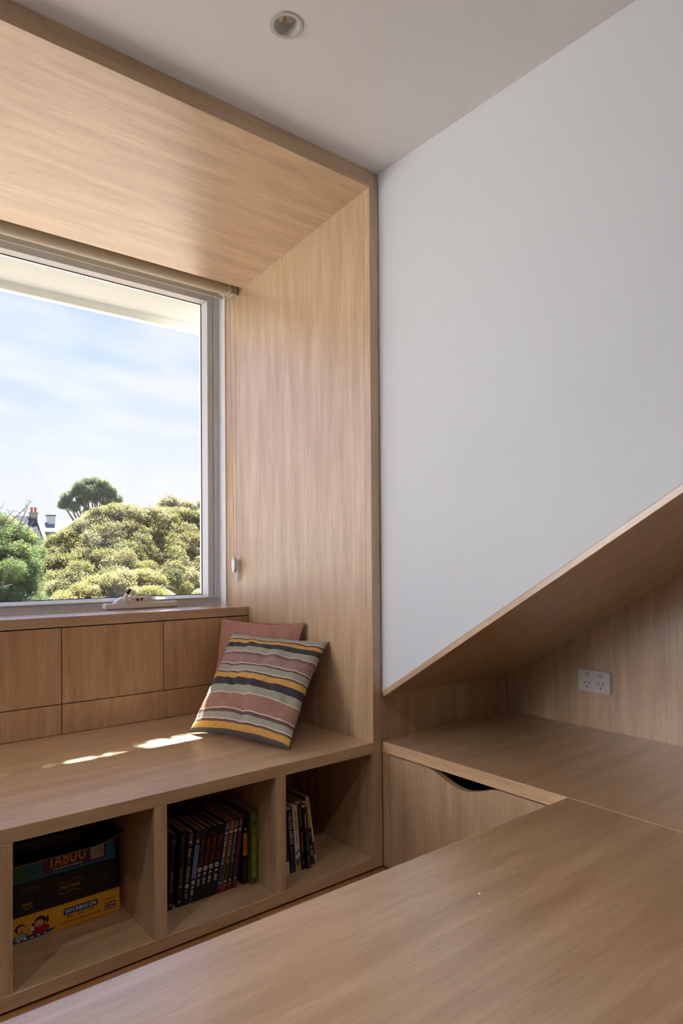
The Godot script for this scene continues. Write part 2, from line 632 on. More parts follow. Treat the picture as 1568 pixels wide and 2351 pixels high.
func build_window() -> void:
	var win := thing("window_1", "large grey aluminium window with a clear pane above the bench", "window", Vector3.ZERO, "", "structure")
	var liner := paint("window_liner", Color(0.93, 0.94, 0.95), 0.45)
	var al := paint("grey_aluminium", Color(0.82, 0.83, 0.85), 0.4)
	var bead := paint("white_bead", Color(0.92, 0.93, 0.95), 0.4)
	var rubber := paint("grey_gasket", Color(0.16, 0.17, 0.17), 0.7)
	# reveal liner boards
	obj("liner", box(Vector3(1.4315, 0.8087, -2.632), Vector3(1.4364, 2.178, -2.579), 1, 0.0005), liner, win)
	obj("liner", box(Vector3(LEFT, 2.1755, -2.632), Vector3(1.4315, 2.181, -2.579), 0, 0.0005), liner, win)
	# outer frame
	obj("frame", box(Vector3(1.4055, 0.8090, -2.70), Vector3(1.4360, 2.180, -2.630), 1, 0.001), al, win)
	obj("frame", box(Vector3(LEFT, 2.160, -2.70), Vector3(1.4055, 2.180, -2.630), 0, 0.001), al, win)
	obj("frame", box(Vector3(LEFT, 0.8090, -2.70), Vector3(1.4055, 0.8375, -2.626), 0, 0.001), al, win)
	obj("frame", box(Vector3(LEFT, 0.8090, -2.70), Vector3(LEFT + 0.04, 2.180, -2.630), 1, 0.001), al, win)
	obj("ledge", box(Vector3(LEFT, 0.8375, -2.70), Vector3(1.4175, 0.8415, -2.620), 0, 0.0008), al, win)
	obj("foot_bead", box(Vector3(LEFT, 0.8088, -2.626), Vector3(1.4312, 0.8125, -2.622), 0, 0.0005), liner, win)
	# sashes, left one outside the picture
	for p in [[0.0, 1.4035], [LEFT + 0.042, -0.004]]:
		var x0: float = p[0]
		var x1: float = p[1]
		obj("sash", box(Vector3(x1 - 0.027, 0.8417, -2.685), Vector3(x1, 2.1575, -2.634), 1, 0.001), al, win)
		obj("sash", box(Vector3(x0, 0.8417, -2.685), Vector3(x0 + 0.027, 2.1575, -2.634), 1, 0.001), al, win)
		obj("sash", box(Vector3(x0 + 0.027, 2.127, -2.685), Vector3(x1 - 0.027, 2.1575, -2.634), 0, 0.001), al, win)
		# sloping glazing beads round the pane
		var bt := begin()
		var xi := x1 - 0.0272
		plate(bt, PackedVector2Array([Vector2(-2.6345, xi + 0.0002), Vector2(-2.6620, xi - 0.0125), Vector2(-2.685, xi - 0.0125), Vector2(-2.685, xi + 0.0002)]), 1, 0.8417, 2.1275)
		obj("glazing_bead", bt, bead, win)
		var bl := begin()
		plate(bl, PackedVector2Array([Vector2(-2.6345, x0 + 0.027), Vector2(-2.6620, x0 + 0.039), Vector2(-2.685, x0 + 0.039), Vector2(-2.685, x0 + 0.027)]), 1, 0.8417, 2.1275)
		obj("glazing_bead", bl, bead, win)
		var bu := begin()
		plate(bu, PackedVector2Array([Vector2(2.1275, -2.6345), Vector2(2.1190, -2.6620), Vector2(2.1190, -2.685), Vector2(2.1275, -2.685)]), 0, x0 + 0.027, xi)
		obj("glazing_bead", bu, bead, win)
		var bb := begin()
		plate(bb, PackedVector2Array([Vector2(0.8417, -2.6300), Vector2(0.8525, -2.6620), Vector2(0.8525, -2.685), Vector2(0.8417, -2.685)]), 0, x0 + 0.027, xi)
		obj("glazing_bead", bb, bead, win)
		ring(win, "gasket", rubber, x0 + 0.038, xi - 0.0115, 0.8515, 2.1200, 0.0035, -2.668, -2.6635, 0.0)
		obj("pane", box(Vector3(x0 + 0.036, 0.850, -2.6735), Vector3(xi - 0.010, 2.1215, -2.6695), 0, 0.0), glass(), win)
	# side window at the far left end of the nook
	var side := thing("window_2", "side window at the far left end of the bench nook", "window", Vector3(LEFT - 0.06, 0, 0), "", "structure")
	for q in [[0.43, 0.47, -2.60, -1.72], [2.06, 2.10, -2.60, -1.72], [0.47, 2.06, -2.60, -2.56], [0.47, 2.06, -1.76, -1.72]]:
		obj("frame", box(Vector3(-0.03, q[0], q[2]), Vector3(0.03, q[1], q[3]), 1, 0.001), al, side)
	obj("pane", box(Vector3(-0.003, 0.47, -2.56), Vector3(0.003, 2.06, -1.76), 0, 0.0), glass(), side)
	# winder on the sill
	var wh := paint("winder_white", Color(0.90, 0.88, 0.85), 0.35)
	var wd := thing("window_winder", "white window winder with a cranked handle on the sill", "winder", Vector3(1.062, 0.8087, -2.592))
	var base := begin()
	slab(base, Vector3(-0.149, 0.002, -0.034), Vector3(0.149, 0.026, 0.006), 0, 0.004)
	obj("base", base, wh, wd)
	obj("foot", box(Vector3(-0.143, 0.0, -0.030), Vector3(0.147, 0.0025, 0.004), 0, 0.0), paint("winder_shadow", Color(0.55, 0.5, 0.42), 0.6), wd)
	var hump := begin()
	var ol := PackedVector2Array()
	for t in 13:
		var f := t / 12.0
		ol.append(Vector2(-0.122 + 0.050 * f, 0.024 + 0.024 * smoothstep(0.0, 1.0, f)))
	for t in 13:
		var f := t / 12.0
		ol.append(Vector2(0.030 + 0.030 * f, 0.048 - 0.024 * smoothstep(0.0, 1.0, f)))
	plate(hump, ol, 2, -0.034, 0.002, 0, Vector2.ZERO, false)
	obj("housing", hump, wh, wd)
	var handle := begin()
	tube(handle, PackedVector3Array([Vector3(-0.055, 0.029, -0.002), Vector3(-0.057, 0.031, 0.012), Vector3(-0.068, 0.036, 0.020), Vector3(-0.077, 0.044, 0.022), Vector3(-0.076, 0.055, 0.024), Vector3(-0.069, 0.064, 0.026)]), PackedFloat32Array([0.012, 0.0105, 0.0085, 0.0075, 0.0070, 0.0062]), 14)
	var hd := obj("handle", handle, wh, wd)
	var knob := begin()
	tube(knob, PackedVector3Array([Vector3(-0.070, 0.0625, 0.026), Vector3(-0.0635, 0.0735, 0.028)]), PackedFloat32Array([0.0066, 0.0072]), 14)
	lathe(knob, PackedVector2Array([Vector2(0.0, 0.0065), Vector2(0.0045, 0.0055), Vector2(0.0072, 0.002), Vector2(0.0075, -0.002), Vector2(0.005, -0.006), Vector2(0.0, -0.0065)]), 16, Vector3(-0.0625, 0.0755, 0.0285))
	obj("knob", knob, paint("knob_grey", Color(0.13, 0.13, 0.15), 0.4), hd)
	var lk := begin()
	plate(lk, ellipse(-0.020, 0.0365, 0.0052, 0.0055, 18), 2, 0.002, 0.0045)
	obj("screw_cap", lk, paint("cap_black", Color(0.06, 0.06, 0.07), 0.4), wd)
	var ky := begin()
	plate(ky, ellipse(-0.003, 0.0375, 0.0066, 0.0066, 20), 2, 0.002, 0.0045)
	var kn := obj("lock", ky, paint("brass_lock", Color(0.62, 0.50, 0.36), 0.35, 0.6), wd)
	var sl := begin()
	plate(sl, ellipse(-0.003, 0.0375, 0.0012, 0.0042, 12), 2, 0.0045, 0.0049)
	obj("keyhole", sl, paint("cap_black", Color.BLACK), kn)
	# roller blind rolled up under the soffit
	var bd := thing("roller_blind", "beige roller blind rolled up under the oak soffit with a side chain", "blind", Vector3.ZERO)
	var cloth := paint("blind_cloth", Color(0.80, 0.76, 0.68), 0.85)
	var rl := begin()
	var pts := PackedVector3Array()
	for t in 9:
		pts.append(Vector3(lerpf(LEFT + 0.06, 1.391, t / 8.0), 2.1385, -2.492))
	tube(rl, pts, even(0.0245, 9), 40)
	obj("roll", rl, cloth, bd)
	var hem := begin()
	slab(hem, Vector3(LEFT + 0.06, 2.102, -2.520), Vector3(1.389, 2.116, -2.514), 0, 0.002)
	obj("hem_bar", hem, paint("hem_bar", Color(0.84, 0.82, 0.77), 0.5), bd)
	var cap := begin()
	tube(cap, PackedVector3Array([Vector3(1.391, 2.1385, -2.492), Vector3(1.398, 2.1385, -2.492)]), even(0.0265, 2), 36)
	tube(cap, PackedVector3Array([Vector3(1.398, 2.1385, -2.492), Vector3(1.412, 2.1385, -2.492)]), even(0.020, 2), 30)
	obj("end_cap", cap, paint("blind_plastic", Color(0.86, 0.84, 0.79), 0.4), bd)
	obj("bracket", box(Vector3(1.412, 2.115, -2.515), Vector3(1.4364, 2.189, -2.469), 1, 0.002), paint("blind_metal", Color(0.7, 0.7, 0.68), 0.35, 0.5), bd)
	var chain := begin()
	var cp := [PackedVector3Array([Vector3(1.418, 2.145, -2.514), Vector3(1.418, 1.6, -2.500), Vector3(1.418, 1.02, -2.484), Vector3(1.417, 0.985, -2.480)]), PackedVector3Array([Vector3(1.418, 2.145, -2.466), Vector3(1.418, 1.6, -2.466), Vector3(1.418, 1.02, -2.463), Vector3(1.417, 0.985, -2.466)])]
	for q in cp:
		tube(chain, q, even(0.0013, 4), 8)
	obj("chain", chain, paint("chain_cream", Color(0.84, 0.80, 0.72), 0.5), bd)
	var guide := begin()
	plate(guide, round_rect(0.958, -2.4735, 0.088, 0.030, 0.0149, 8), 0, 1.421, 1.4364, 1, Vector2.ZERO, true)
	var clear := paint("clear_plastic", Color(0.9, 0.9, 0.88, 0.35), 0.1)
	clear.transparency = BaseMaterial3D.TRANSPARENCY_ALPHA
	var gd := obj("chain_guide", guide, clear, bd)
	var disc := begin()
	plate(disc, ellipse(0.980, -2.4755, 0.032, 0.0125, 28), 0, 1.408, 1.421, 1, Vector2.ZERO, true)
	obj("guide_cover", disc, paint("guide_white", Color(0.92, 0.93, 0.92), 0.35), gd)
	var sc := begin()
	plate(sc, ellipse(1.003, -2.4755, 0.0022, 0.0022, 10), 0, 1.4075, 1.408)
	obj("screw", sc, paint("cap_black", Color.BLACK), gd)


# ---------------------------------------------------------------- bench seat and the shelves under it
func build_bench() -> void:
	var oak := wood()
	var top := thing("bench_seat", "long oak bench seat below the window", "bench", Vector3.ZERO)
	obj("seat_board", box(Vector3(LEFT, BENCH - 0.034, -2.417), Vector3(JAMB - 0.0005, BENCH, NOOK_FRONT), 0, 0.001, Vector2(0.15, 0.45)), oak, top)
	var sh := thing("bookcase", "low oak bookcase of open cubbies under the bench seat", "bookcase", Vector3.ZERO)
	obj("base_panel", box(Vector3(LEFT, 0.006, -2.10), Vector3(JAMB - 0.0005, 0.040, NOOK_FRONT), 0, 0.001, Vector2(0.6, 0.1)), oak, sh)
	obj("back_panel", box(Vector3(LEFT, 0.040, -2.115), Vector3(JAMB - 0.0005, BENCH - 0.034, -2.10), 0, 0.0005, Vector2(0.9, 0.3)), oak, sh)
	obj("plinth", box(Vector3(LEFT, 0.0, -2.10), Vector3(JAMB - 0.002, 0.006, -1.66), 0, 0.0), paint("dark_backing", Color.BLACK), sh)
	for x in [-1.125, -0.76, -0.395, -0.0295, 0.335, 0.6985, 1.0645]:
		obj("divider", box(Vector3(x, 0.040, -2.10), Vector3(x + 0.0345, BENCH - 0.034, NOOK_FRONT), 1, 0.001, Vector2(rng.randf() * 3, rng.randf() * 3)), oak, sh)
	obj("end_panel", box(Vector3(1.4315, 0.040, -2.10), Vector3(JAMB - 0.0006, BENCH - 0.034, NOOK_FRONT), 1, 0.0008, Vector2(0.8, 0.3)), oak, sh)


# ---------------------------------------------------------------- the desk niche under the slope
func build_niche() -> void:
	var oak := wood()
	var edge := wood("oak_edge_band", Color(1.12, 1.10, 1.06), 0.5)
	# linings
	struct("wall_niche_left", box(Vector3(1.4745, 0.0, -1.661), Vector3(NICHE + 0.018, 2.25, -1.641), 1, 0.0005, Vector2(0.2, 0.6)), oak, "oak lining on the left end of the desk niche", "wall lining")
	struct("wall_niche_back", box(Vector3(NICHE, 0.0, -1.641), Vector3(NICHE + 0.018, 2.25, 2.0), 1, 0.0005, Vector2(0.65, 0.1)), oak, "oak lining on the back of the desk niche with a power outlet", "wall lining")
	# sloping soffit board: its edge shows below the white wall
	var slope := atan(0.609)
	var so := begin()
	slab(so, Vector3(WHITE - 0.0012, 0.0, 0.012), Vector3(NICHE, 0.0172, 3.26), 2, 0.001, Vector2(0.35, 0.4))
	var sb := struct("trim_8", so, oak, "sloping oak soffit board over the desk niche", "soffit")
	sb.position = Vector3(0, 0.5467, NOOK_FRONT)
	sb.rotation.x = -slope
	var bead := begin()
	slab(bead, Vector3(WHITE - 0.0010, 0.0172, 0.014), Vector3(WHITE + 0.01, 0.0196, 3.2), 2, 0.0003)
	var be := struct("trim_9", bead, paint("white_paint", Color.WHITE), "thin white stopping bead along the sloping oak edge", "trim")
	be.position = sb.position
	be.rotation.x = -slope
	# shelf board with a pale edge band
	var shelf := thing("niche_shelf", "oak desk shelf running into the niche beside the bench", "shelf", Vector3.ZERO)
	obj("shelf_board", box(Vector3(WHITE + 0.0022, BENCH - 0.035, -1.641), Vector3(NICHE, BENCH, 1.9), 0, 0.0006, Vector2(0.4, 0.8)), oak, shelf)
	obj("edge_band", box(Vector3(WHITE, BENCH - 0.035, NOOK_FRONT + 0.0005), Vector3(WHITE + 0.0024, BENCH + 0.0002, 1.9), 2, 0.0006, Vector2(0.2, 0.2)), edge, shelf)
	# drawer unit under the shelf
	var unit := thing("drawer_unit", "oak drawer unit under the niche shelf with a scooped finger pull", "drawers", Vector3.ZERO)
	obj("stile", box(Vector3(WHITE + 0.001, 0.006, NOOK_FRONT + 0.0003), Vector3(WHITE + 0.021, BENCH - 0.035, -1.6005), 1, 0.001, Vector2(0.3, 0.3)), oak, unit)
	obj("plinth", box(Vector3(WHITE + 0.03, 0.0, NOOK_FRONT), Vector3(NICHE - 0.02, 0.006, 0.2), 0, 0.0), paint("dark_backing", Color.BLACK), unit)
	obj("bottom_panel", box(Vector3(WHITE + 0.022, 0.006, NOOK_FRONT), Vector3(NICHE - 0.02, 0.02, 0.2), 0, 0.0), oak, unit)
	var drawer_top := BENCH - 0.0385
	var ol := PackedVector2Array([Vector2(0.012, -1.5975), Vector2(drawer_top, -1.5975)])
	for t in 41:
		var f := t / 40.0
		var zz := lerpf(-1.430, -1.158, f)
		var dip := 0.033 * pow(0.5 - 0.5 * cos(TAU * f), 0.82)
		ol.append(Vector2(drawer_top - dip, zz))
	ol.append(Vector2(drawer_top, -0.80))
	ol.append(Vector2(0.012, -0.80))
	var dr := begin()
	plate(dr, ol, 0, WHITE + 0.001, WHITE + 0.021, 1, Vector2(0.55, 0.9))
	obj("drawer_front", dr, oak, unit)
	obj("drawer_box", box(Vector3(WHITE + 0.03, 0.03, -1.58), Vector3(NICHE - 0.06, 0.22, -0.82), 0, 0.0), paint("dark_backing", Color.BLACK), unit)
	obj("side_panel", box(Vector3(WHITE + 0.022, 0.02, -0.79), Vector3(NICHE - 0.02, BENCH - 0.036, -0.772), 1, 0.0005), oak, unit)
	# table standing against the shelf
	var tb := thing("table", "low oak table top in the foreground joined to the niche shelf", "table", Vector3.ZERO)
	obj("table_top", box(Vector3(-0.75, BENCH - 0.033, -0.9525), Vector3(WHITE - 0.0004, BENCH, 0.02), 0, 0.0008, Vector2(0.05, 0.25)), wood("oak_table", Color(0.98, 0.97, 0.96), 0.30), tb)
	obj("leg_panel", box(Vector3(-0.70, 0.0, -0.92), Vector3(-0.667, BENCH - 0.033, -0.02), 1, 0.0008), oak, tb)
	obj("leg_panel", box(Vector3(1.36, 0.0, -0.75), Vector3(1.393, BENCH - 0.033, -0.02), 1, 0.0008), oak, tb)
	# power outlet on the back lining
	var plastic := paint("outlet_white", Color(0.88, 0.87, 0.86), 0.3)
	var ou := thing("power_outlet", "white double power outlet on the niche back wall", "outlet", Vector3(NICHE, 0.5705, -1.2735))
	var pl := begin()
	plate(pl, round_rect(0, 0, 0.0755, 0.1215, 0.005, 4), 0, -0.006, -0.0003)
	plate(pl, round_rect(0, 0, 0.0725, 0.1185, 0.004, 4), 0, -0.0095, -0.006)
	obj("plate", pl, plastic, ou)
	for s in [-1, 1]:
		var cz: float = 0.0255 * s
		var sw := begin()
		plate(sw, ellipse(0.0215, cz, 0.0088, 0.0088, 24), 0, -0.0118, -0.0095, 0, Vector2.ZERO, true)
		obj("switch", sw, paint("outlet_switch", Color(0.78, 0.77, 0.76), 0.35), ou)
		var so2 := begin()
		plate(so2, ellipse(-0.0115, cz, 0.0165, 0.0165, 30), 0, -0.0106, -0.0095, 0, Vector2.ZERO, true)
		var face_node := obj("socket", so2, plastic, ou)
		for q in [[0.0055, -0.0075, 0.5], [0.0055, 0.0075, -0.5], [-0.0085, 0.0, 0.0]]:
			var hole := begin()
			var c := Vector2(-0.0115 + q[0], cz + q[1])
			var d := Vector2(cos(q[2]), sin(q[2])) * 0.0046
			var w := Vector2(-d.y, d.x).normalized() * 0.0011
			plate(hole, PackedVector2Array([c - d - w, c + d - w, c + d + w, c - d + w]), 0, -0.0109, -0.0104)
			obj("slot", hole, paint("slot_black", Color(0.03, 0.03, 0.03), 0.8), face_node)


# ---------------------------------------------------------------- outside
func leaf_cluster(seed_n: int, leaves: int, long: float, wide: float, spread: float) -> ArrayMesh:
	var r := RandomNumberGenerator.new()
	r.seed = seed_n
	var st := begin()
	for k in leaves:
		var c := Vector3(r.randf_range(-1, 1), r.randf_range(-1, 1), r.randf_range(-1, 1)) * spread
		var d := Vector3(r.randf_range(-1, 1), r.randf_range(-1.0, 0.6), r.randf_range(-1, 1)).normalized()
		var s := d.cross(Vector3(r.randf_range(-1, 1), r.randf_range(-1, 1), r.randf_range(-1, 1))).normalized()
		var n := d.cross(s).normalized()
		var a := c - d * long * 0.5
		var b := c + d * long * 0.5
		var m := c + n * long * 0.08
		var e := m + s * wide * 0.5
		var f := m - s * wide * 0.5
		tri(st, a, e, b, n, Vector2.ZERO, Vector2.ZERO, Vector2.ZERO)
		tri(st, a, b, f, n, Vector2.ZERO, Vector2.ZERO, Vector2.ZERO)
	return st.commit()


func leaf_paint(key: String) -> StandardMaterial3D:
	var m := paint(key, Color.WHITE, 0.55, 0.0, 0.3)
	m.vertex_color_use_as_albedo = true
	m.cull_mode = BaseMaterial3D.CULL_DISABLED
	m.backlight_enabled = true
	m.backlight = Color(1.0, 1.0, 0.9)
	return m


# A tree: trunk, limbs to each clump of the crown, and its leaves as stuff.
func tree(called: String, label: String, foot: Vector3, clumps: Array, count: int, leaf: Mesh, size: Vector2, tones: Array, trunk_r: float, bark: Color, seed_n: int, group := "", flat := 0.8, fork_at := Vector3.ZERO) -> Node3D:
	var r := RandomNumberGenerator.new()
	r.seed = seed_n
	var t := thing(called, label, "tree", foot, group)
	var bk := paint("bark_" + bark.to_html(), bark, 0.9)
	var mean := Vector3.ZERO
	for c in clumps:
		mean += c[0]
	mean = mean / clumps.size() - foot
	var fork := Vector3(mean.x * 0.5, mean.y * 0.55, mean.z * 0.5)
	if fork_at != Vector3.ZERO:
		fork = fork_at
	var tr := begin()
	tube(tr, PackedVector3Array([Vector3.ZERO, fork * 0.5 + Vector3(r.randf_range(-0.2, 0.2), 0, 0), fork]), PackedFloat32Array([trunk_r, trunk_r * 0.8, trunk_r * 0.62]), 9)
	obj("trunk", tr, bk, t)
	var li := begin()
	for c in clumps:
		var to: Vector3 = c[0] - foot
		var q := fork.lerp(to, 0.5) + Vector3(r.randf_range(-0.25, 0.25), r.randf_range(0.0, 0.3), r.randf_range(-0.25, 0.25))
		var tip: Vector3 = to + Vector3(r.randf_range(-0.4, 0.4), float(c[1]) * 0.5, r.randf_range(-0.4, 0.4))
		tube(li, PackedVector3Array([fork, q, to, tip]), PackedFloat32Array([trunk_r * 0.42, trunk_r * 0.28, trunk_r * 0.16, trunk_r * 0.05]), 6, false)
	obj("branches", li, bk, t)
	var total := 0.0
	for c in clumps:
		total += pow(float(c[1]), 2.0)
	var mm := MultiMesh.new()
	mm.transform_format = MultiMesh.TRANSFORM_3D
	mm.use_colors = true
	mm.mesh = leaf
	var where: Array[Transform3D] = []
	var tone: Array[Color] = []
	for c in clumps:
		var rad: float = c[1]
		var own: Color = tones[r.randi() % tones.size()]
		var n := int(count * rad * rad / total)
		for k in n:
			var d := Vector3(r.randfn(), r.randfn(), r.randfn()).normalized()
			var dist := rad * (0.55 + 0.5 * sqrt(r.randf()))
			if r.randf() < 0.3:
				dist *= r.randf_range(0.3, 1.35)
			var p: Vector3 = c[0] - foot + Vector3(d.x, d.y * flat, d.z) * dist
			var b := Basis.from_euler(Vector3(r.randf() * TAU, r.randf() * TAU, r.randf() * TAU)).scaled(Vector3.ONE * r.randf_range(size.x, size.y))
			where.append(Transform3D(b, p))
			var col := own.lerp(tones[r.randi() % tones.size()], r.randf() * 0.8)
			tone.append(col * r.randf_range(0.7, 1.3))
	mm.instance_count = where.size()
	for k in where.size():
		mm.set_instance_transform(k, where[k])
		mm.set_instance_color(k, Color(tone[k].r, tone[k].g, tone[k].b, 1.0))
	var mi := MultiMeshInstance3D.new()
	mi.name = "foliage"
	mi.multimesh = mm
	mi.material_override = leaf_paint("leaf_paint")
	t.add_child(mi, true)
	tag(mi, "", "", "", "stuff")
	return t


# Clumps spread over an outline of the crown given as top heights between x0 and x1.
func clumps_over(x0: float, x1: float, tops: Array, low: float, z0: float, z1: float, rad: Vector2, n: int, seed_n: int) -> Array:
	var r := RandomNumberGenerator.new()
	r.seed = seed_n
	var out := []
	for k in n:
		var f := r.randf()
		var q := f * (tops.size() - 1)
		var i := mini(int(q), tops.size() - 2)
		var top: float = lerpf(tops[i], tops[i + 1], q - i)
		var rr := r.randf_range(rad.x, rad.y)
		var y := lerpf(low, top - rr * 0.85, sqrt(r.randf()))
		if k % 3 == 0:
			y = top - rr * 0.85
		var back := clampf((y - low) / maxf(top - low, 0.1), 0.0, 1.0)
		# the canopy recedes uphill: lower clumps stand nearer
		var z := lerpf(z1, z0, back) + r.randf_range(-0.5, 0.5)
		var near := z / z0
		out.append([Vector3(lerpf(x0, x1, f) * near, 0.995 + (y - 0.995) * near, z), rr * near])
	return out


func build_outside() -> void:
	var white := paint("eave_white", Color(0.72, 0.73, 0.73), 0.7)
	# hood over the window
	var eave := thing("trim_10", "white roof eave outside over the window with a shallow lip", "eave", Vector3.ZERO, "", "structure")
	obj("eave_board", box(Vector3(LEFT - 0.1, 2.209, -3.17), Vector3(1.66, 2.24, -2.75), 0, 0.001), white, eave)
	obj("fascia", box(Vector3(LEFT - 0.1, 2.172, -3.185), Vector3(1.66, 2.25, -3.150), 0, 0.002), paint("fascia_white", Color(0.86, 0.86, 0.85), 0.6), eave)
	obj("fascia", box(Vector3(1.625, 2.172, -3.15), Vector3(1.66, 2.25, -2.75), 2, 0.002), paint("fascia_white", Color.WHITE), eave)
	# ground and the pale lower roof in front of the window
	struct("ground", box(Vector3(-120, -6.3, -160), Vector3(140, -6.0, 60), 0, 0.0), paint("garden_green", Color(0.30, 0.33, 0.20), 0.95), "grassy ground far below the window", "ground")
	var roof := thing("lower_roof", "tan ribbed metal roof below the window", "roof", Vector3(0, 0, 0))
	var pale := paint("tan_roof", Color(0.42, 0.39, 0.355), 0.8)
	obj("roof_sheet", box(Vector3(-5.0, 0.20, -6.8), Vector3(5.0, 0.25, -2.76), 2, 0.0), pale, roof)
	for k in 20:
		obj("rib", box(Vector3(-4.8 + k * 0.48, 0.25, -6.8), Vector3(-4.76 + k * 0.48, 0.285, -2.78), 2, 0.004), pale, roof)
	obj("wall", box(Vector3(-4.8, -6.0, -6.6), Vector3(4.8, 0.20, -2.76), 0, 0.0), white, roof)
	# neighbour with a steep white roof to the left, beyond the balcony
	var nb := thing("white_roofed_house", "house with a steep white metal roof beyond the balcony to the left", "house", Vector3(-7, -6, -3.6))
	obj("wall", box(Vector3(-5, 0, -3.2), Vector3(1.6, 5.6, 3.2), 0, 0.0), paint("brick_red", Color(0.48, 0.33, 0.27), 0.9), nb)
	var wr := begin()
	plate(wr, PackedVector2Array([Vector2(2.2, 5.5), Vector2(-2.8, 11.3), Vector2(-6.0, 5.5), Vector2(-5.6, 5.4), Vector2(-2.8, 11.0), Vector2(1.8, 5.4)]), 2, -3.4, 3.4)
	obj("roof", wr, paint("white_roof", Color(0.76, 0.77, 0.80), 0.7), nb)
	# trees
	# trees
	var fine := leaf_cluster(3, 9, 0.42, 0.16, 0.5)
	var feather := leaf_cluster(5, 14, 0.5, 0.07, 0.5)
	var olive := [Color(0.19, 0.19, 0.075), Color(0.25, 0.24, 0.115), Color(0.13, 0.145, 0.06), Color(0.33, 0.31, 0.20), Color(0.09, 0.105, 0.05), Color(0.22, 0.20, 0.11)]
	var green := [Color(0.11, 0.17, 0.07), Color(0.15, 0.20, 0.085), Color(0.08, 0.13, 0.065), Color(0.20, 0.24, 0.095)]
	var dusk := [Color(0.16, 0.20, 0.13), Color(0.21, 0.24, 0.16), Color(0.12, 0.16, 0.11)]
	tree("olive_tree", "broad olive green tree filling the middle of the window view", Vector3(14.5, -6, -37), clumps_over(11.4, 18.0, [2.4, 3.2, 4.3, 4.6, 4.4, 4.5], -3.0, -41, -31, Vector2(0.35, 0.8), 210, 71), 52000, fine, Vector2(0.14, 0.3), olive, 0.35, Color(0.62, 0.56, 0.48), 1)
	tree("olive_tree", "yellow green tree reaching behind the right window frame", Vector3(18.5, -6, -38), clumps_over(17.3, 23.0, [4.2, 4.7, 4.4, 4.6], -3.0, -42, -32, Vector2(0.35, 0.8), 120, 72), 30000, fine, Vector2(0.14, 0.3), olive, 0.35, Color(0.62, 0.56, 0.48), 2)
	tree("shrub_tree", "low pale yellow tree above the window winder", Vector3(10.5, -6, -30), clumps_over(9.5, 14.5, [-0.4, 0.3, 0.6, 0.5], -3.2, -33, -28, Vector2(0.4, 0.65), 50, 73), 18000, fine, Vector2(0.15, 0.28), [Color(0.27, 0.25, 0.11), Color(0.23, 0.22, 0.09), Color(0.32, 0.30, 0.17)], 0.25, Color(0.62, 0.56, 0.48), 3)
	tree("tall_tree", "tall dark green tree standing above the others on the skyline", Vector3(21.0, -6, -60), [[Vector3(17.9, 6.6, -60), 0.5], [Vector3(18.5, 7.1, -60), 0.45], [Vector3(19.0, 7.6, -60), 0.55], [Vector3(19.7, 8.0, -60.3), 0.5], [Vector3(20.4, 8.1, -60.2), 0.55], [Vector3(21.1, 7.9, -60), 0.5], [Vector3(21.7, 7.4, -60), 0.5], [Vector3(22.2, 6.7, -60), 0.55], [Vector3(17.6, 6.0, -60), 0.45], [Vector3(18.3, 5.8, -59.5), 0.5], [Vector3(19.2, 6.4, -60), 0.5], [Vector3(20.2, 6.7, -60), 0.55], [Vector3(21.2, 6.3, -59.6), 0.5], [Vector3(19.7, 5.3, -60), 0.55], [Vector3(21.4, 5.4, -60), 0.55], [Vector3(20.5, 4.7, -60), 0.6], [Vector3(19.2, 4.6, -60), 0.5], [Vector3(19.8, 7.3, -59.6), 0.5], [Vector3(20.8, 7.2, -59.8), 0.5], [Vector3(19.0, 7.0, -59.6), 0.4], [Vector3(21.6, 6.8, -59.7), 0.4]], 7000, fine, Vector2(0.2, 0.34), dusk, 0.35, Color(0.42, 0.36, 0.30), 4)
	tree("far_tree", "small far tree on the skyline beside the window frame", Vector3(30, -6, -62), clumps_over(26.6, 33.0, [6.6, 7.6, 6.9, 7.2, 7.7], 3.5, -62, -60, Vector2(0.6, 0.9), 22, 74), 3800, fine, Vector2(0.3, 0.5), [Color(0.27, 0.25, 0.17), Color(0.32, 0.30, 0.22), Color(0.2, 0.21, 0.14)], 0.3, Color(0.42, 0.36, 0.30), 5)
	tree("feathery_tree", "soft feathery green tree at the left edge of the window view", Vector3(3.2, -6, -14.5), clumps_over(1.2, 4.05, [2.35, 2.4, 2.25, 2.0, 1.5], -0.9, -15.6, -12.0, Vector2(0.16, 0.36), 150, 75), 42000, feather, Vector2(0.07, 0.135), green, 0.14, Color(0.40, 0.35, 0.28), 6)
	# leafy gum overhanging the eave from the left, outside the picture; it breaks up the sun
	var gum := [[Vector3(-1.6, 4.9, -5.6), 0.7], [Vector3(-2.8, 5.4, -6.2), 0.8]]
	gum.append([Vector3(1.665, 3.58, -4.15), 0.05])
	for k in 7:
		gum.append([Vector3(-0.4 + 0.28 * k, 3.62 + 0.03 * (k % 2), -4.15), 0.21])
	for k in 12:
		gum.append([Vector3(-0.1 + 0.225 * k, 3.27 + 0.03 * (k % 2), -4.15), 0.15])
	tree("gum_tree", "gum tree with branches overhanging the window eave from the left", Vector3(-4.2, -6, -7.4), gum, 9000, fine, Vector2(0.10, 0.17), olive, 0.22, Color(0.70, 0.64, 0.58), 9, "", 0.8, Vector3(1.6, 10.3, 2.2))
	# bare twigs over the feathery tree
	var tw := begin()
	var r := RandomNumberGenerator.new()
	r.seed = 8
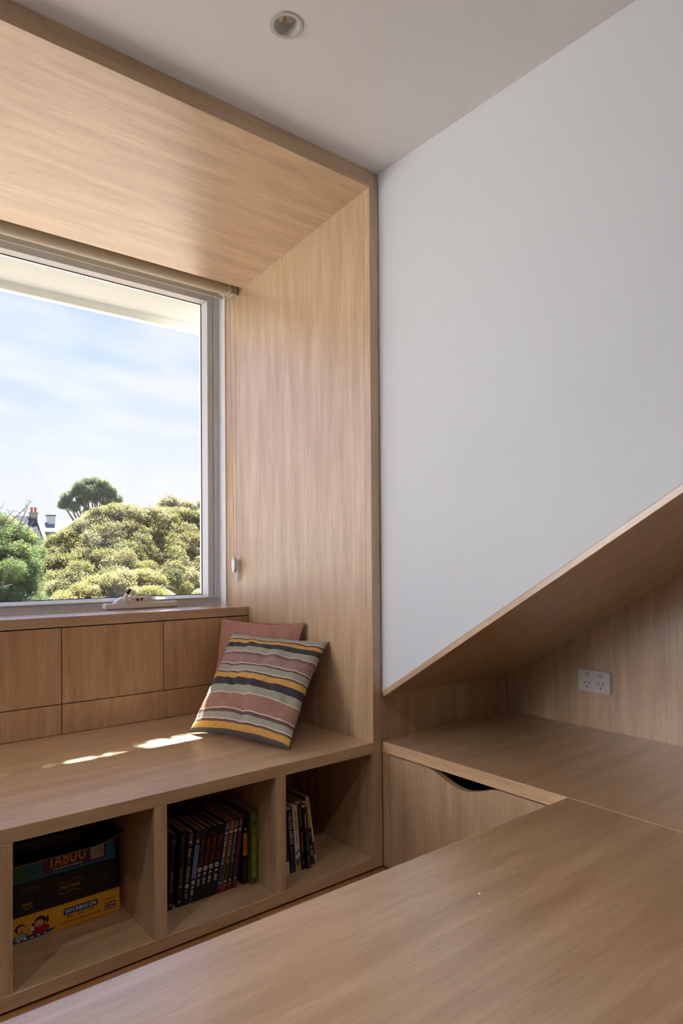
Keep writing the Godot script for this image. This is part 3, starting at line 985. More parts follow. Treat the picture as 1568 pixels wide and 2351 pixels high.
	for k in 26:
		var a := Vector3(2.7 + r.randf_range(-0.5, 0.9), 1.5 + r.randf_range(-0.2, 0.25), -14.4 + r.randf_range(-0.3, 0.3))
		var d := Vector3(r.randf_range(-0.5, 0.7), r.randf_range(0.15, 0.8), r.randf_range(-0.2, 0.2)).normalized() * r.randf_range(0.3, 0.75)
		tube(tw, PackedVector3Array([a, a + d * 0.5 + Vector3(0.03, 0.02, 0), a + d]), PackedFloat32Array([0.012, 0.008, 0.003]), 5, false)
		for q in 3:
			var b := a + d * r.randf_range(0.4, 1.0)
			tube(tw, PackedVector3Array([b, b + Vector3(r.randf_range(-0.15, 0.2), r.randf_range(0.02, 0.14), 0)]), PackedFloat32Array([0.006, 0.002]), 4, false)
	var bare := tree("bare_tree", "thin leafless branches rising at the left edge of the view", Vector3(2.4, -6, -15.0), [[Vector3(2.6, 1.5, -14.5), 0.3], [Vector3(3.0, 1.55, -14.5), 0.25]], 260, feather, Vector2(0.08, 0.13), green, 0.09, Color(0.40, 0.35, 0.28), 7)
	var twn := obj("twigs", tw, paint("bark_twig", Color(0.38, 0.33, 0.27), 0.9), bare)
	twn.position = -bare.position
	# houses on the rise behind
	var ho := thing("house", "distant house with slate roof, cream gable coping and chimney", "house", Vector3(22, -6, -100))
	var slate := paint("slate_roof", Color(0.30, 0.30, 0.33), 0.95, 0.0, 0.1)
	var cream := paint("cream_render", Color(0.60, 0.55, 0.48), 0.8)
	obj("wall", box(Vector3(-4, 0, -9), Vector3(5.0, 9.6, -0.2), 0, 0.0), cream, ho)
	var rf := begin()
	plate(rf, PackedVector2Array([Vector2(13.75, -4.6), Vector2(9.4, 0.6), Vector2(9.2, 0.6), Vector2(13.4, -4.6), Vector2(9.2, -9.8), Vector2(9.4, -9.8)]), 0, -4.4, 4.7)
	obj("roof", rf, slate, ho)
	var cp := begin()
	plate(cp, PackedVector2Array([Vector2(14.05, -4.6), Vector2(9.5, 0.8), Vector2(8.0, 0.8), Vector2(8.0, -10.0), Vector2(9.5, -10.0)]), 0, 4.7, 5.15)
	obj("gable_coping", cp, cream, ho)
	var cm := begin()
	slab(cm, Vector3(4.05, 12.6, -5.2), Vector3(5.0, 14.25, -4.2), 1, 0.03)
	slab(cm, Vector3(3.95, 14.15, -5.3), Vector3(5.1, 14.35, -4.1), 1, 0.03)
	var chn := obj("chimney", cm, cream, ho)
	for k in 2:
		var pt := begin()
		lathe(pt, PackedVector2Array([Vector2(0.20, 0.0), Vector2(0.17, 0.55), Vector2(0.21, 0.6), Vector2(0.21, 0.7), Vector2(0.0, 0.7)]), 12, Vector3(4.27 + 0.5 * k, 14.35, -4.7))
		obj("chimney_pot", pt, paint("terracotta", Color(0.75, 0.40, 0.28), 0.8), chn)
	var h2 := thing("house", "distant low house with pale metal roof and a white chimney block", "house", Vector3(30.2, -6, -104))
	obj("wall", box(Vector3(-2.3, 0, -6), Vector3(6.0, 11.6, -0.2), 0, 0.0), cream, h2)
	var r2 := begin()
	plate(r2, PackedVector2Array([Vector2(13.5, -4.0), Vector2(11.5, 0.4), Vector2(11.3, 0.4), Vector2(11.3, -8.0)]), 0, -2.6, 6.2)
	obj("roof", r2, paint("pale_metal_roof", Color(0.40, 0.44, 0.47), 0.95, 0.0, 0.1), h2)
	obj("chimney", box(Vector3(-1.2, 12.0, -3.4), Vector3(-0.15, 14.0, -2.4), 1, 0.02), paint("eave_white", Color.WHITE), h2)
	obj("chimney_cap", box(Vector3(-1.3, 14.0, -3.5), Vector3(-0.05, 14.2, -2.3), 1, 0.02), paint("brown_cap", Color(0.45, 0.32, 0.22), 0.8), h2)
	obj("vent_pipe", box(Vector3(-2.5, 13.0, -3.2), Vector3(-2.3, 13.75, -3.0), 1, 0.02), paint("vent_dark", Color(0.2, 0.22, 0.28), 0.7), h2)


# ---------------------------------------------------------------- cushions
func cloth_texture(key: String, pick: Callable, side: int) -> ImageTexture:
	var im := Image.create(side, side, false, Image.FORMAT_RGB8)
	var n := noise(0.02, 91, 3)
	for y in side:
		for x in side:
			var c: Color = pick.call((x + 0.5) / side, (y + 0.5) / side)
			var k := 1.0 + 0.07 * n.get_noise_2d(x, y * 6.0) + (0.05 if (x + y) % 2 == 0 else -0.05)
			im.set_pixel(x, y, Color(c.r * k, c.g * k, c.b * k))
	return ImageTexture.create_from_image(im)


# Half-sides (a, b), thickness t; corners c00 c10 c11 c01 in the thing's own space.
func cushion_mesh(c: Array, t_front: float, t_back: float, seed_n: int) -> ArrayMesh:
	var n := 56
	var nz := noise(1.6, seed_n, 3)
	var fold := noise(2.2, seed_n + 1, 2)
	var e1: Vector3 = (c[1] - c[0] + c[2] - c[3]) * 0.5
	var e2: Vector3 = (c[3] - c[0] + c[2] - c[1]) * 0.5
	var nrm := e1.cross(e2).normalized()
	var st := begin()
	st.set_smooth_group(0)
	for side in [1, -1]:
		var grid := []
		for j in n + 1:
			var row := []
			for i in n + 1:
				# closer lines near the seam
				var u := 0.5 - 0.5 * cos(PI * i / n)
				var v := 0.5 - 0.5 * cos(PI * j / n)
				var x := u * 2 - 1
				var y := v * 2 - 1
				# edges drawn in between the corners
				var px := x * (1.0 - 0.068 * (1.0 - y * y))
				var py := y * (1.0 - 0.068 * (1.0 - x * x))
				px += 0.010 * fold.get_noise_2d(y * 2.0, 7.0 + x) * absf(x)
				py += 0.010 * fold.get_noise_2d(x * 2.0, 17.0 + y) * absf(y)
				var uu := (px + 1) / 2
				var vv := (py + 1) / 2
				var p: Vector3 = c[0].lerp(c[1], uu).lerp(c[3].lerp(c[2], uu), vv)
				var full := pow(maxf(0.0, (1 - x * x)), 0.46) * pow(maxf(0.0, (1 - y * y)), 0.46)
				full *= 1.0 + 0.2 * nz.get_noise_2d(x * 1.2 + side * 9.0, y * 1.2)
				var rim := clampf((1.0 - maxf(absf(x), absf(y))) * 6.0, 0.0, 1.0)
				var h := full * (t_front if side > 0 else t_back)
				h += 0.006 * fold.get_noise_2d(x * 1.5 + 3.0, y * 0.7 + side) * rim
				row.append([p + nrm * h * side, Vector2(u, 1.0 - v)])
			grid.append(row)
		for j in n:
			for i in n:
				var q := [grid[j][i], grid[j][i + 1], grid[j + 1][i + 1], grid[j + 1][i]]
				var order := [0, 2, 1, 0, 3, 2] if side > 0 else [0, 1, 2, 0, 2, 3]
				for o in order:
					st.set_uv(q[o][1])
					st.add_vertex(q[o][0])
	st.index()
	st.generate_normals()
	return st.commit()


func cushion(called: String, label: String, corners: Array, tf: float, tb: float, m: Material, seed_n: int, seam: Color) -> void:
	var base: Vector3 = (corners[0] + corners[1]) / 2
	var own := []
	for c in corners:
		own.append(c - base)
	var o := thing(called, label, "cushion", base, "cushions on the bench")
	mesh_node("cover", cushion_mesh(own, tf, tb, seed_n), m, o)
	var sm := begin()
	var pts := PackedVector3Array()
	var fold := noise(2.2, seed_n + 1, 2)
	for s in 4:
		for k in 14:
			var f := k / 14.0 * 2.0 - 1.0
			var x: float = [f, 1.0, -f, -1.0][s]
			var y: float = [-1.0, f, 1.0, -f][s]
			var px := x * (1.0 - 0.068 * (1.0 - y * y))
			var py := y * (1.0 - 0.068 * (1.0 - x * x))
			px += 0.010 * fold.get_noise_2d(y * 2.0, 7.0 + x) * absf(x)
			py += 0.010 * fold.get_noise_2d(x * 2.0, 17.0 + y) * absf(y)
			var a: Vector3 = own[0].lerp(own[1], (px + 1) / 2)
			var b: Vector3 = own[3].lerp(own[2], (px + 1) / 2)
			pts.append(a.lerp(b, (py + 1) / 2))
	pts.append(pts[0])
	tube(sm, pts, even(0.0016, pts.size()), 6, false)
	obj("seam", sm, paint("seam_" + called, seam, 0.9), o)


func stripe(v: float) -> Color:
	var grey := Color(0.63, 0.62, 0.555)
	var cream := Color(0.84, 0.78, 0.70)
	var taupe := Color(0.42, 0.34, 0.33)
	var gold := Color(0.81, 0.62, 0.32)
	var ink := Color(0.26, 0.25, 0.26)
	var mauve := Color(0.62, 0.49, 0.465)
	var rust := Color(0.63, 0.475, 0.415)
	var bands := [[0.065, grey], [0.078, cream], [0.098, taupe], [0.133, gold], [0.185, ink], [0.242, grey], [0.251, cream], [0.285, taupe.lerp(mauve, 0.4)], [0.375, mauve], [0.385, cream], [0.402, taupe], [0.455, grey], [0.464, cream], [0.482, taupe], [0.533, gold], [0.602, ink], [0.672, grey], [0.681, cream], [0.815, rust], [0.825, cream], [0.853, taupe], [0.900, grey], [0.909, cream], [0.928, taupe], [0.976, gold], [1.01, ink.lerp(grey, 0.2)]]
	for b in bands:
		if v < b[0]:
			return b[1]
	return ink


func build_cushions() -> void:
	var m := paint("striped_cloth", Color.WHITE, 0.9, 0.0, 0.2)
	m.albedo_texture = cloth_texture("stripe", func(_u: float, v: float) -> Color: return stripe(v), 640)
	m.rim_enabled = true
	m.rim = 0.25
	m.rim_tint = 0.6
	var y := BENCH + 0.004
	cushion("striped_cushion", "square cushion with mustard, black, grey and mauve stripes in front", [Vector3(1.036, y + 0.004, -2.122), Vector3(1.176, y + 0.002, -1.728), Vector3(1.432, 0.712, -1.858), Vector3(1.292, 0.722, -2.276)], 0.062, 0.035, m, 5, Color(0.25, 0.23, 0.22))
	var m2 := paint("rust_cloth", Color(0.66, 0.475, 0.405), 0.92, 0.0, 0.2)
	m2.rim_enabled = true
	m2.rim = 0.25
	m2.rim_tint = 0.6
	cushion("rust_cushion", "plain rust coloured cushion leaning behind the striped one", [Vector3(1.235, y, -2.372), Vector3(1.345, y, -1.985), Vector3(1.425, 0.768, -1.990), Vector3(1.298, 0.772, -2.372)], 0.035, 0.03, m2, 15, Color(0.42, 0.23, 0.17))


# ---------------------------------------------------------------- board games in the left cubby
func flat_shape(parent: Node, called: String, outline: PackedVector2Array, z: float, m: Material) -> MeshInstance3D:
	var st := begin()
	plate(st, outline, 2, z, z + 0.0003)
	return obj(called, st, m, parent)


func quad_of(x0: float, y0: float, x1: float, y1: float) -> PackedVector2Array:
	return PackedVector2Array([Vector2(x0, y0), Vector2(x1, y0), Vector2(x1, y1), Vector2(x0, y1)])


func build_games() -> void:
	var y0 := 0.040
	var grp := "board games stacked in the left cubby"
	# yellow box at the bottom: front face at its own z = 0, x measured from the right-hand end
	var a := thing("board_game_box", "yellow board game box with two cartoon children, lowest in the stack", "board game", Vector3(0.687, y0, -1.838), grp)
	var yellow := paint("box_yellow", Color(0.93, 0.66, 0.13), 0.5)
	obj("base_tray", box(Vector3(-0.302, 0, -0.21), Vector3(0, 0.0585, 0), 0, 0.001), yellow, a)
	obj("lid_top", box(Vector3(-0.3025, 0.0585, -0.2105), Vector3(0.0005, 0.0605, 0.0005), 0, 0.0006), yellow, a)
	flat_shape(a, "title_panel", round_rect(-0.1045, 0.0415, 0.089, 0.0165, 0.003), 0.0002, paint("label_blue", Color(0.13, 0.24, 0.52), 0.5))
	var white_ink := paint("ink_white", Color(0.93, 0.93, 0.90), 0.6)
	print_text(a, "VOCABULON", Vector3(-0.1045, 0.0415, 0.0006), 0.0095, white_ink, 0.0, true, false, 0.081)
	var kids := [["d", Color(0.25, 0.5, 0.2)], ["e", Color(0.75, 0.2, 0.15)], ["s", Color(0.85, 0.35, 0.1)], ["p", Color(0.8, 0.12, 0.1)], ["e", Color(0.15, 0.55, 0.7)], ["t", Color(0.3, 0.55, 0.2)], ["i", Color(0.85, 0.3, 0.1)], ["t", Color(0.7, 0.2, 0.4)], ["s", Color(0.75, 0.15, 0.1)]]
	for k in kids.size():
		var xx := -0.137 + k * 0.0073 + (0.006 if k > 2 else 0.0)
		print_text(a, kids[k][0], Vector3(xx, 0.0275 + 0.0006 * (k % 2), 0.0004), 0.0085, paint("ink_kid_%d" % k, kids[k][1], 0.6), 0.08 * (k % 3 - 1), true, false, 0.0, 0.2)
	var red_ink := paint("ink_red", Color(0.72, 0.13, 0.06), 0.6)
	print_text(a, "6 JEUX EN 1 pour découvrir les mots", Vector3(-0.1045, 0.0145, 0.0004), 0.0045, red_ink, 0.0, true, false, 0.102)
	print_text(a, "LAROUSSE", Vector3(-0.0275, 0.0400, 0.0004), 0.0042, paint("ink_brown", Color(0.50, 0.30, 0.08), 0.6), 0.0, false, true, 0.031)
	flat_shape(a, "age_panel", round_rect(-0.0250, 0.0262, 0.030, 0.0088, 0.001), 0.0002, paint("label_red", Color(0.55, 0.10, 0.10), 0.5))
	flat_shape(a, "age_panel", round_rect(-0.0275, 0.0165, 0.030, 0.0088, 0.001), 0.0002, paint("label_red", Color.RED))
	print_text(a, "1 à 6 joueurs", Vector3(-0.0250, 0.0262, 0.0006), 0.0048, white_ink, 0.0, true, false, 0.027)
	print_text(a, "de 3 à 6 ans", Vector3(-0.0275, 0.0165, 0.0006), 0.0048, white_ink, 0.0, true, false, 0.027)
	# picture of two plain children at a blue table
	var skin := paint("print_skin", Color(0.86, 0.62, 0.50), 0.6)
	var hair := paint("print_hair", Color(0.24, 0.11, 0.06), 0.6)
	flat_shape(a, "picture_table", PackedVector2Array([Vector2(-0.285, 0.001), Vector2(-0.190, 0.001), Vector2(-0.168, 0.011), Vector2(-0.190, 0.0125), Vector2(-0.285, 0.012)]), 0.0001, paint("print_blue", Color(0.20, 0.26, 0.45), 0.6))
	flat_shape(a, "picture_child", ellipse(-0.205, 0.0185, 0.021, 0.012), 0.0002, paint("print_red", Color(0.62, 0.06, 0.07), 0.6))
	flat_shape(a, "picture_child", ellipse(-0.2065, 0.0395, 0.0135, 0.0125), 0.0003, hair)
	flat_shape(a, "picture_child", ellipse(-0.1890, 0.0385, 0.0035, 0.0095), 0.0003, hair)
	flat_shape(a, "picture_child", ellipse(-0.2235, 0.0305, 0.0040, 0.0090), 0.0003, hair)
	flat_shape(a, "picture_child", ellipse(-0.2085, 0.0345, 0.0098, 0.0092), 0.0005, skin)
	flat_shape(a, "picture_child", ellipse(-0.2085, 0.0285, 0.0030, 0.0012, 10), 0.0008, paint("label_red", Color.RED))
	flat_shape(a, "picture_card", quad_of(-0.229, 0.0205, -0.2215, 0.0315), 0.0006, white_ink)
	flat_shape(a, "picture_child", ellipse(-0.253, 0.0135, 0.017, 0.009), 0.0002, paint("print_green", Color(0.36, 0.42, 0.20), 0.6))
	for k in 3:
		flat_shape(a, "picture_stripe", quad_of(-0.267 + k * 0.001, 0.0075 + k * 0.0048, -0.240 - k * 0.001, 0.0092 + k * 0.0048), 0.0004, white_ink)
	flat_shape(a, "picture_child", ellipse(-0.2545, 0.0345, 0.0125, 0.0110), 0.0003, hair)
	flat_shape(a, "picture_child", ellipse(-0.2515, 0.0315, 0.0095, 0.0095), 0.0005, skin)
	flat_shape(a, "picture_child", ellipse(-0.2505, 0.0270, 0.0018, 0.0026, 10), 0.0008, hair)
	flat_shape(a, "picture_child", ellipse(-0.2705, 0.0245, 0.0035, 0.0042, 14), 0.0005, skin)
	flat_shape(a, "picture_child", ellipse(-0.2330, 0.0225, 0.0032, 0.0042, 14), 0.0005, skin)
	for k in 5:
		flat_shape(a, "picture_card", quad_of(-0.262 + k * 0.016, 0.003 + 0.001 * (k % 2), -0.255 + k * 0.016, 0.006 + 0.001 * (k % 2)), 0.0004, white_ink)
	# dark green box in the middle
	var b := thing("board_game_box", "dark green board game box with thin gold lettering, middle of the stack", "board game", Vector3(0.6815, y0 + 0.0606, -1.8405), grp)
	var dark := paint("box_dark_green", Color(0.035, 0.055, 0.06), 0.35)
	var gold := paint("ink_gold", Color(0.78, 0.62, 0.26), 0.45)
	obj("base_tray", box(Vector3(-0.2585, 0, -0.24), Vector3(-0.003, 0.012, -0.003), 0, 0.001), dark, b)
	obj("lid", box(Vector3(-0.2615, 0.003, -0.243), Vector3(0, 0.0835, 0), 0, 0.002), dark, b)
	for q in [[-0.247, 0.0135, -0.0155, 0.0140], [-0.247, 0.0755, -0.0155, 0.0760], [-0.2475, 0.0135, -0.2470, 0.0760], [-0.0160, 0.0135, -0.0155, 0.0760]]:
		flat_shape(b, "gold_line", quad_of(q[0], q[1], q[2], q[3]), 0.0001, paint("ink_line", Color(0.30, 0.32, 0.28), 0.5))
	print_text(b, "Trivial", Vector3(-0.1405, 0.0445, 0.0004), 0.0105, gold, 0.0, true, true, 0.023, 0.25)
	print_text(b, "Pursuit", Vector3(-0.1125, 0.0445, 0.0004), 0.0105, gold, 0.0, true, true, 0.024, 0.25)
	for s in [-1, 1]:
		var sw := begin()
		for k in 2:
			var pts := PackedVector3Array()
			for t in 22:
				var f := t / 21.0
				pts.append(Vector3(-0.157 + 0.062 * f + 0.004 * k, 0.0445 + s * (0.013 + 0.0035 * sin(f * 9.0 + k * 1.4 + s)), 0.0003))
			tube(sw, pts, even(0.00045, 22), 5)
		obj("flourish", sw, gold, b)
	print_text(b, "PARKER", Vector3(-0.2305, 0.0285, 0.0004), 0.0070, gold, 0.0, true, false, 0.024)
	for k in 3:
		var sw2 := begin()
		var pt := PackedVector3Array()
		for t in 16:
			var an := PI * (1.05 + 1.35 * t / 15.0)
			pt.append(Vector3(-0.2315 + 0.0022 * k + cos(an) * (0.0095 - 0.001 * k), 0.0205 + sin(an) * (0.0042 - 0.0006 * k), 0.0003))
		tube(sw2, pt, even(0.0006, 16), 5)
		obj("swirl", sw2, gold, b)
	print_text(b, "2 À 36 JOUEURS", Vector3(-0.2245, 0.0690, 0.0004), 0.0034, paint("ink_grey", Color(0.50, 0.50, 0.44), 0.6), 0.0, true, false, 0.037)
	print_text(b, "À PARTIR DE 15 ANS", Vector3(-0.2225, 0.0635, 0.0004), 0.0034, paint("ink_grey", Color.GRAY), 0.0, true, false, 0.042)
	for k in 3:
		flat_shape(b, "emblem", quad_of(-0.0375 + 0.0045 * k, 0.047, -0.0365 + 0.0045 * k, 0.0585 + 0.003 * (k % 2)), 0.0002, paint("ink_dim_gold", Color(0.42, 0.34, 0.18), 0.5))
	print_text(b, "EDITION", Vector3(-0.0315, 0.0425, 0.0004), 0.0026, paint("ink_dim_gold", Color.GRAY), 0.0, true, false, 0.018)
	# teal and purple box on top
	var c := thing("board_game_box", "teal and purple board game box with tall gold letters near the top", "board game", Vector3(0.676, y0 + 0.0606 + 0.0835, -1.838), grp)
	var teal := paint("box_teal", Color(0.05, 0.46, 0.62), 0.4)
	obj("lid", box(Vector3(-0.40 + 0.128, 0.001, -0.26), Vector3(0, 0.0565, 0), 0, 0.0015), teal, c)
	obj("base_tray", box(Vector3(-0.27, 0, -0.258), Vector3(-0.002, 0.004, -0.002), 0, 0.001), teal, c)
	flat_shape(c, "green_corner", PackedVector2Array([Vector2(-0.2715, 0.002), Vector2(-0.218, 0.002), Vector2(-0.226, 0.030), Vector2(-0.245, 0.052), Vector2(-0.2715, 0.056)]), 0.0001, paint("label_green", Color(0.10, 0.44, 0.32), 0.4))
	flat_shape(c, "red_corner", PackedVector2Array([Vector2(-0.012, 0.055), Vector2(-0.001, 0.030), Vector2(-0.001, 0.055)]), 0.0001, paint("label_magenta", Color(0.55, 0.06, 0.22), 0.4))
	flat_shape(c, "title_panel", quad_of(-0.191, 0.0095, -0.028, 0.0560), 0.0001, paint("label_purple", Color(0.36, 0.16, 0.36), 0.4))
	print_text(c, "TABOO", Vector3(-0.128, 0.0375, 0.0004), 0.0320, paint("ink_amber", Color(0.88, 0.62, 0.16), 0.5), 0.0, true, false, 0.094)
	print_text(c, "LE JEU DES MOTS INTERDITS", Vector3(-0.128, 0.0155, 0.0004), 0.0042, white_ink, 0.0, true, true, 0.074)
	flat_shape(c, "logo_panel", quad_of(-0.068, 0.0150, -0.033, 0.0500), 0.0003, paint("label_cream", Color(0.80, 0.76, 0.70), 0.5))
	var lg := begin()
	tube(lg, PackedVector3Array([Vector3(-0.064, 0.020, 0.0006), Vector3(-0.062, 0.034, 0.0006), Vector3(-0.057, 0.024, 0.0006), Vector3(-0.055, 0.042, 0.0006), Vector3(-0.051, 0.026, 0.0006), Vector3(-0.048, 0.046, 0.0006), Vector3(-0.046, 0.028, 0.0006), Vector3(-0.042, 0.042, 0.0006), Vector3(-0.040, 0.028, 0.0006), Vector3(-0.036, 0.036, 0.0006), Vector3(-0.041, 0.018, 0.0006)]), even(0.0007, 11), 5)
	obj("logo_scribble", lg, paint("ink_black", Color(0.05, 0.05, 0.05), 0.5), c)
	# black folder lying on top, its corner drooping over the edge
	var fo := thing("folder", "glossy black folder with a pale edge lying on top of the board games", "folder", Vector3(0.55, y0 + 0.0606 + 0.0835 + 0.0566, -1.84), "")
	for layer in [["back_cover", 0.0, 0.0020, Color(0.66, 0.62, 0.58)], ["front_cover", 0.0022, 0.0040, Color(0.02, 0.02, 0.022)]]:
		var st := begin()
		var n := 24
		var fx := func(i: int, j: int) -> Vector3:
			var x := lerpf(-0.179, 0.137, float(i) / n)
			var z := lerpf(-0.20, 0.030, float(j) / n)
			var dx := maxf(0.0, (x - 0.04) / 0.10)
			var y := 0.021 * dx * dx * clampf((z + 0.2) / 0.24, 0.0, 1.0)
			return Vector3(x, y, z)
		for i in n:
			for j in n:
				for lv in [0, 1]:
					var hh: float = layer[1] if lv == 0 else layer[2]
					var up := Vector3(0, hh, 0)
					var p := [fx.call(i, j) + up, fx.call(i + 1, j) + up, fx.call(i + 1, j + 1) + up, fx.call(i, j + 1) + up]
					var nn := Vector3.UP if lv == 1 else Vector3.DOWN
					face(st, p, nn, 0, Vector2.ZERO)
		for i in n:
			for j in [0, n]:
				var lo := Vector3(0, layer[1], 0)
				var hi := Vector3(0, layer[2], 0)
				face(st, [fx.call(i, j) + lo, fx.call(i + 1, j) + lo, fx.call(i + 1, j) + hi, fx.call(i, j) + hi], Vector3(0, 0, 1 if j == n else -1), 0, Vector2.ZERO)
				face(st, [fx.call(j, i) + lo, fx.call(j, i + 1) + lo, fx.call(j, i + 1) + hi, fx.call(j, i) + hi], Vector3(1 if j == n else -1, 0, 0), 0, Vector2.ZERO)
		obj(layer[0], st, paint("folder_" + layer[0], layer[3], 0.3), fo)
	var bx := thing("flat_box", "black flat box in the shade on top of the folder", "box", Vector3(0.53, y0 + 0.0606 + 0.0835 + 0.0566 + 0.0045, -1.90), "")
	obj("base_tray", box(Vector3(-0.15, 0, -0.10), Vector3(0.055, 0.006, 0.055), 0, 0.001), paint("box_black", Color(0.018, 0.018, 0.02), 0.4), bx)
	obj("lid", box(Vector3(-0.152, 0.006, -0.102), Vector3(0.057, 0.042, 0.057), 0, 0.0015), paint("box_black", Color.BLACK), bx)


# ---------------------------------------------------------------- books
# A paperback standing with its spine towards the room, leaning so that its top moves from xb to xt.
func book(label: String, group: String, xb: float, xt: float, z: float, w: float, h: float, d: float, spine: Color, cover: Color, y0 := 0.040) -> Node3D:
	var lean := -asin(clampf((xt - xb) / h, -0.9, 0.9))
	var o := thing("book", label, "book", Vector3(xb, y0 + absf(sin(lean)) * w * 0.5, z), group)
	o.rotation.z = lean
	var cm := paint("cover_" + cover.to_html(false), cover, 0.4)
	var sm := paint("spine_" + spine.to_html(false), spine, 0.4)
	obj("pages", box(Vector3(-w / 2 + 0.0006, 0.0006, -d + 0.001), Vector3(w / 2 - 0.0006, h - 0.0006, -0.0008), 1, 0.0), paint("paper", Color(0.74, 0.66, 0.56), 0.9), o)
	obj("cover", box(Vector3(-w / 2, 0, -d), Vector3(-w / 2 + 0.0005, h, -0.0003), 1, 0.0), cm, o)
	obj("cover", box(Vector3(w / 2 - 0.0005, 0, -d), Vector3(w / 2, h, -0.0003), 1, 0.0), cm, o)
	var st := begin()
	plate(st, PackedVector2Array([Vector2(-0.0008, -w / 2), Vector2(-0.0001, -w / 2 + 0.0010), Vector2(0.0, -w / 2 + 0.0022), Vector2(0.0, w / 2 - 0.0022), Vector2(-0.0001, w / 2 - 0.0010), Vector2(-0.0008, w / 2)]), 1, 0.0, h)
	obj("spine", st, sm, o)
	return o


# Lettering that runs down the spine between two heights.
func down(o: Node, text: String, y_top: float, y_low: float, size: float, c: Color, bold := true, serif := false, x := 0.0) -> void:
	print_text(o, text, Vector3(x, (y_top + y_low) / 2, 0.0004), size, paint("ink_" + c.to_html(false), c, 0.6), -PI / 2, bold, serif, absf(y_top - y_low))


func spot(o: Node, y: float, r: float, c: Color, text := "", ink := Color(0.05, 0.05, 0.05), x := 0.0) -> void:
	flat_shape(o, "roundel", ellipse(x, y, r, r, 24), 0.0001, paint("ink_" + c.to_html(false), c, 0.6))
	if text != "":
		print_text(o, text, Vector3(x, y, 0.0006), r * 1.15, paint("ink_" + ink.to_html(false), ink, 0.6), -PI / 2)


func patch(o: Node, w: float, y0: float, y1: float, c: Color, x0 := -1.0, x1 := 1.0) -> void:
	flat_shape(o, "printed_band", quad_of(x0 * (w / 2 - 0.0012), y0, x1 * (w / 2 - 0.0012), y1), 0.00005, paint("ink_" + c.to_html(false), c, 0.5))


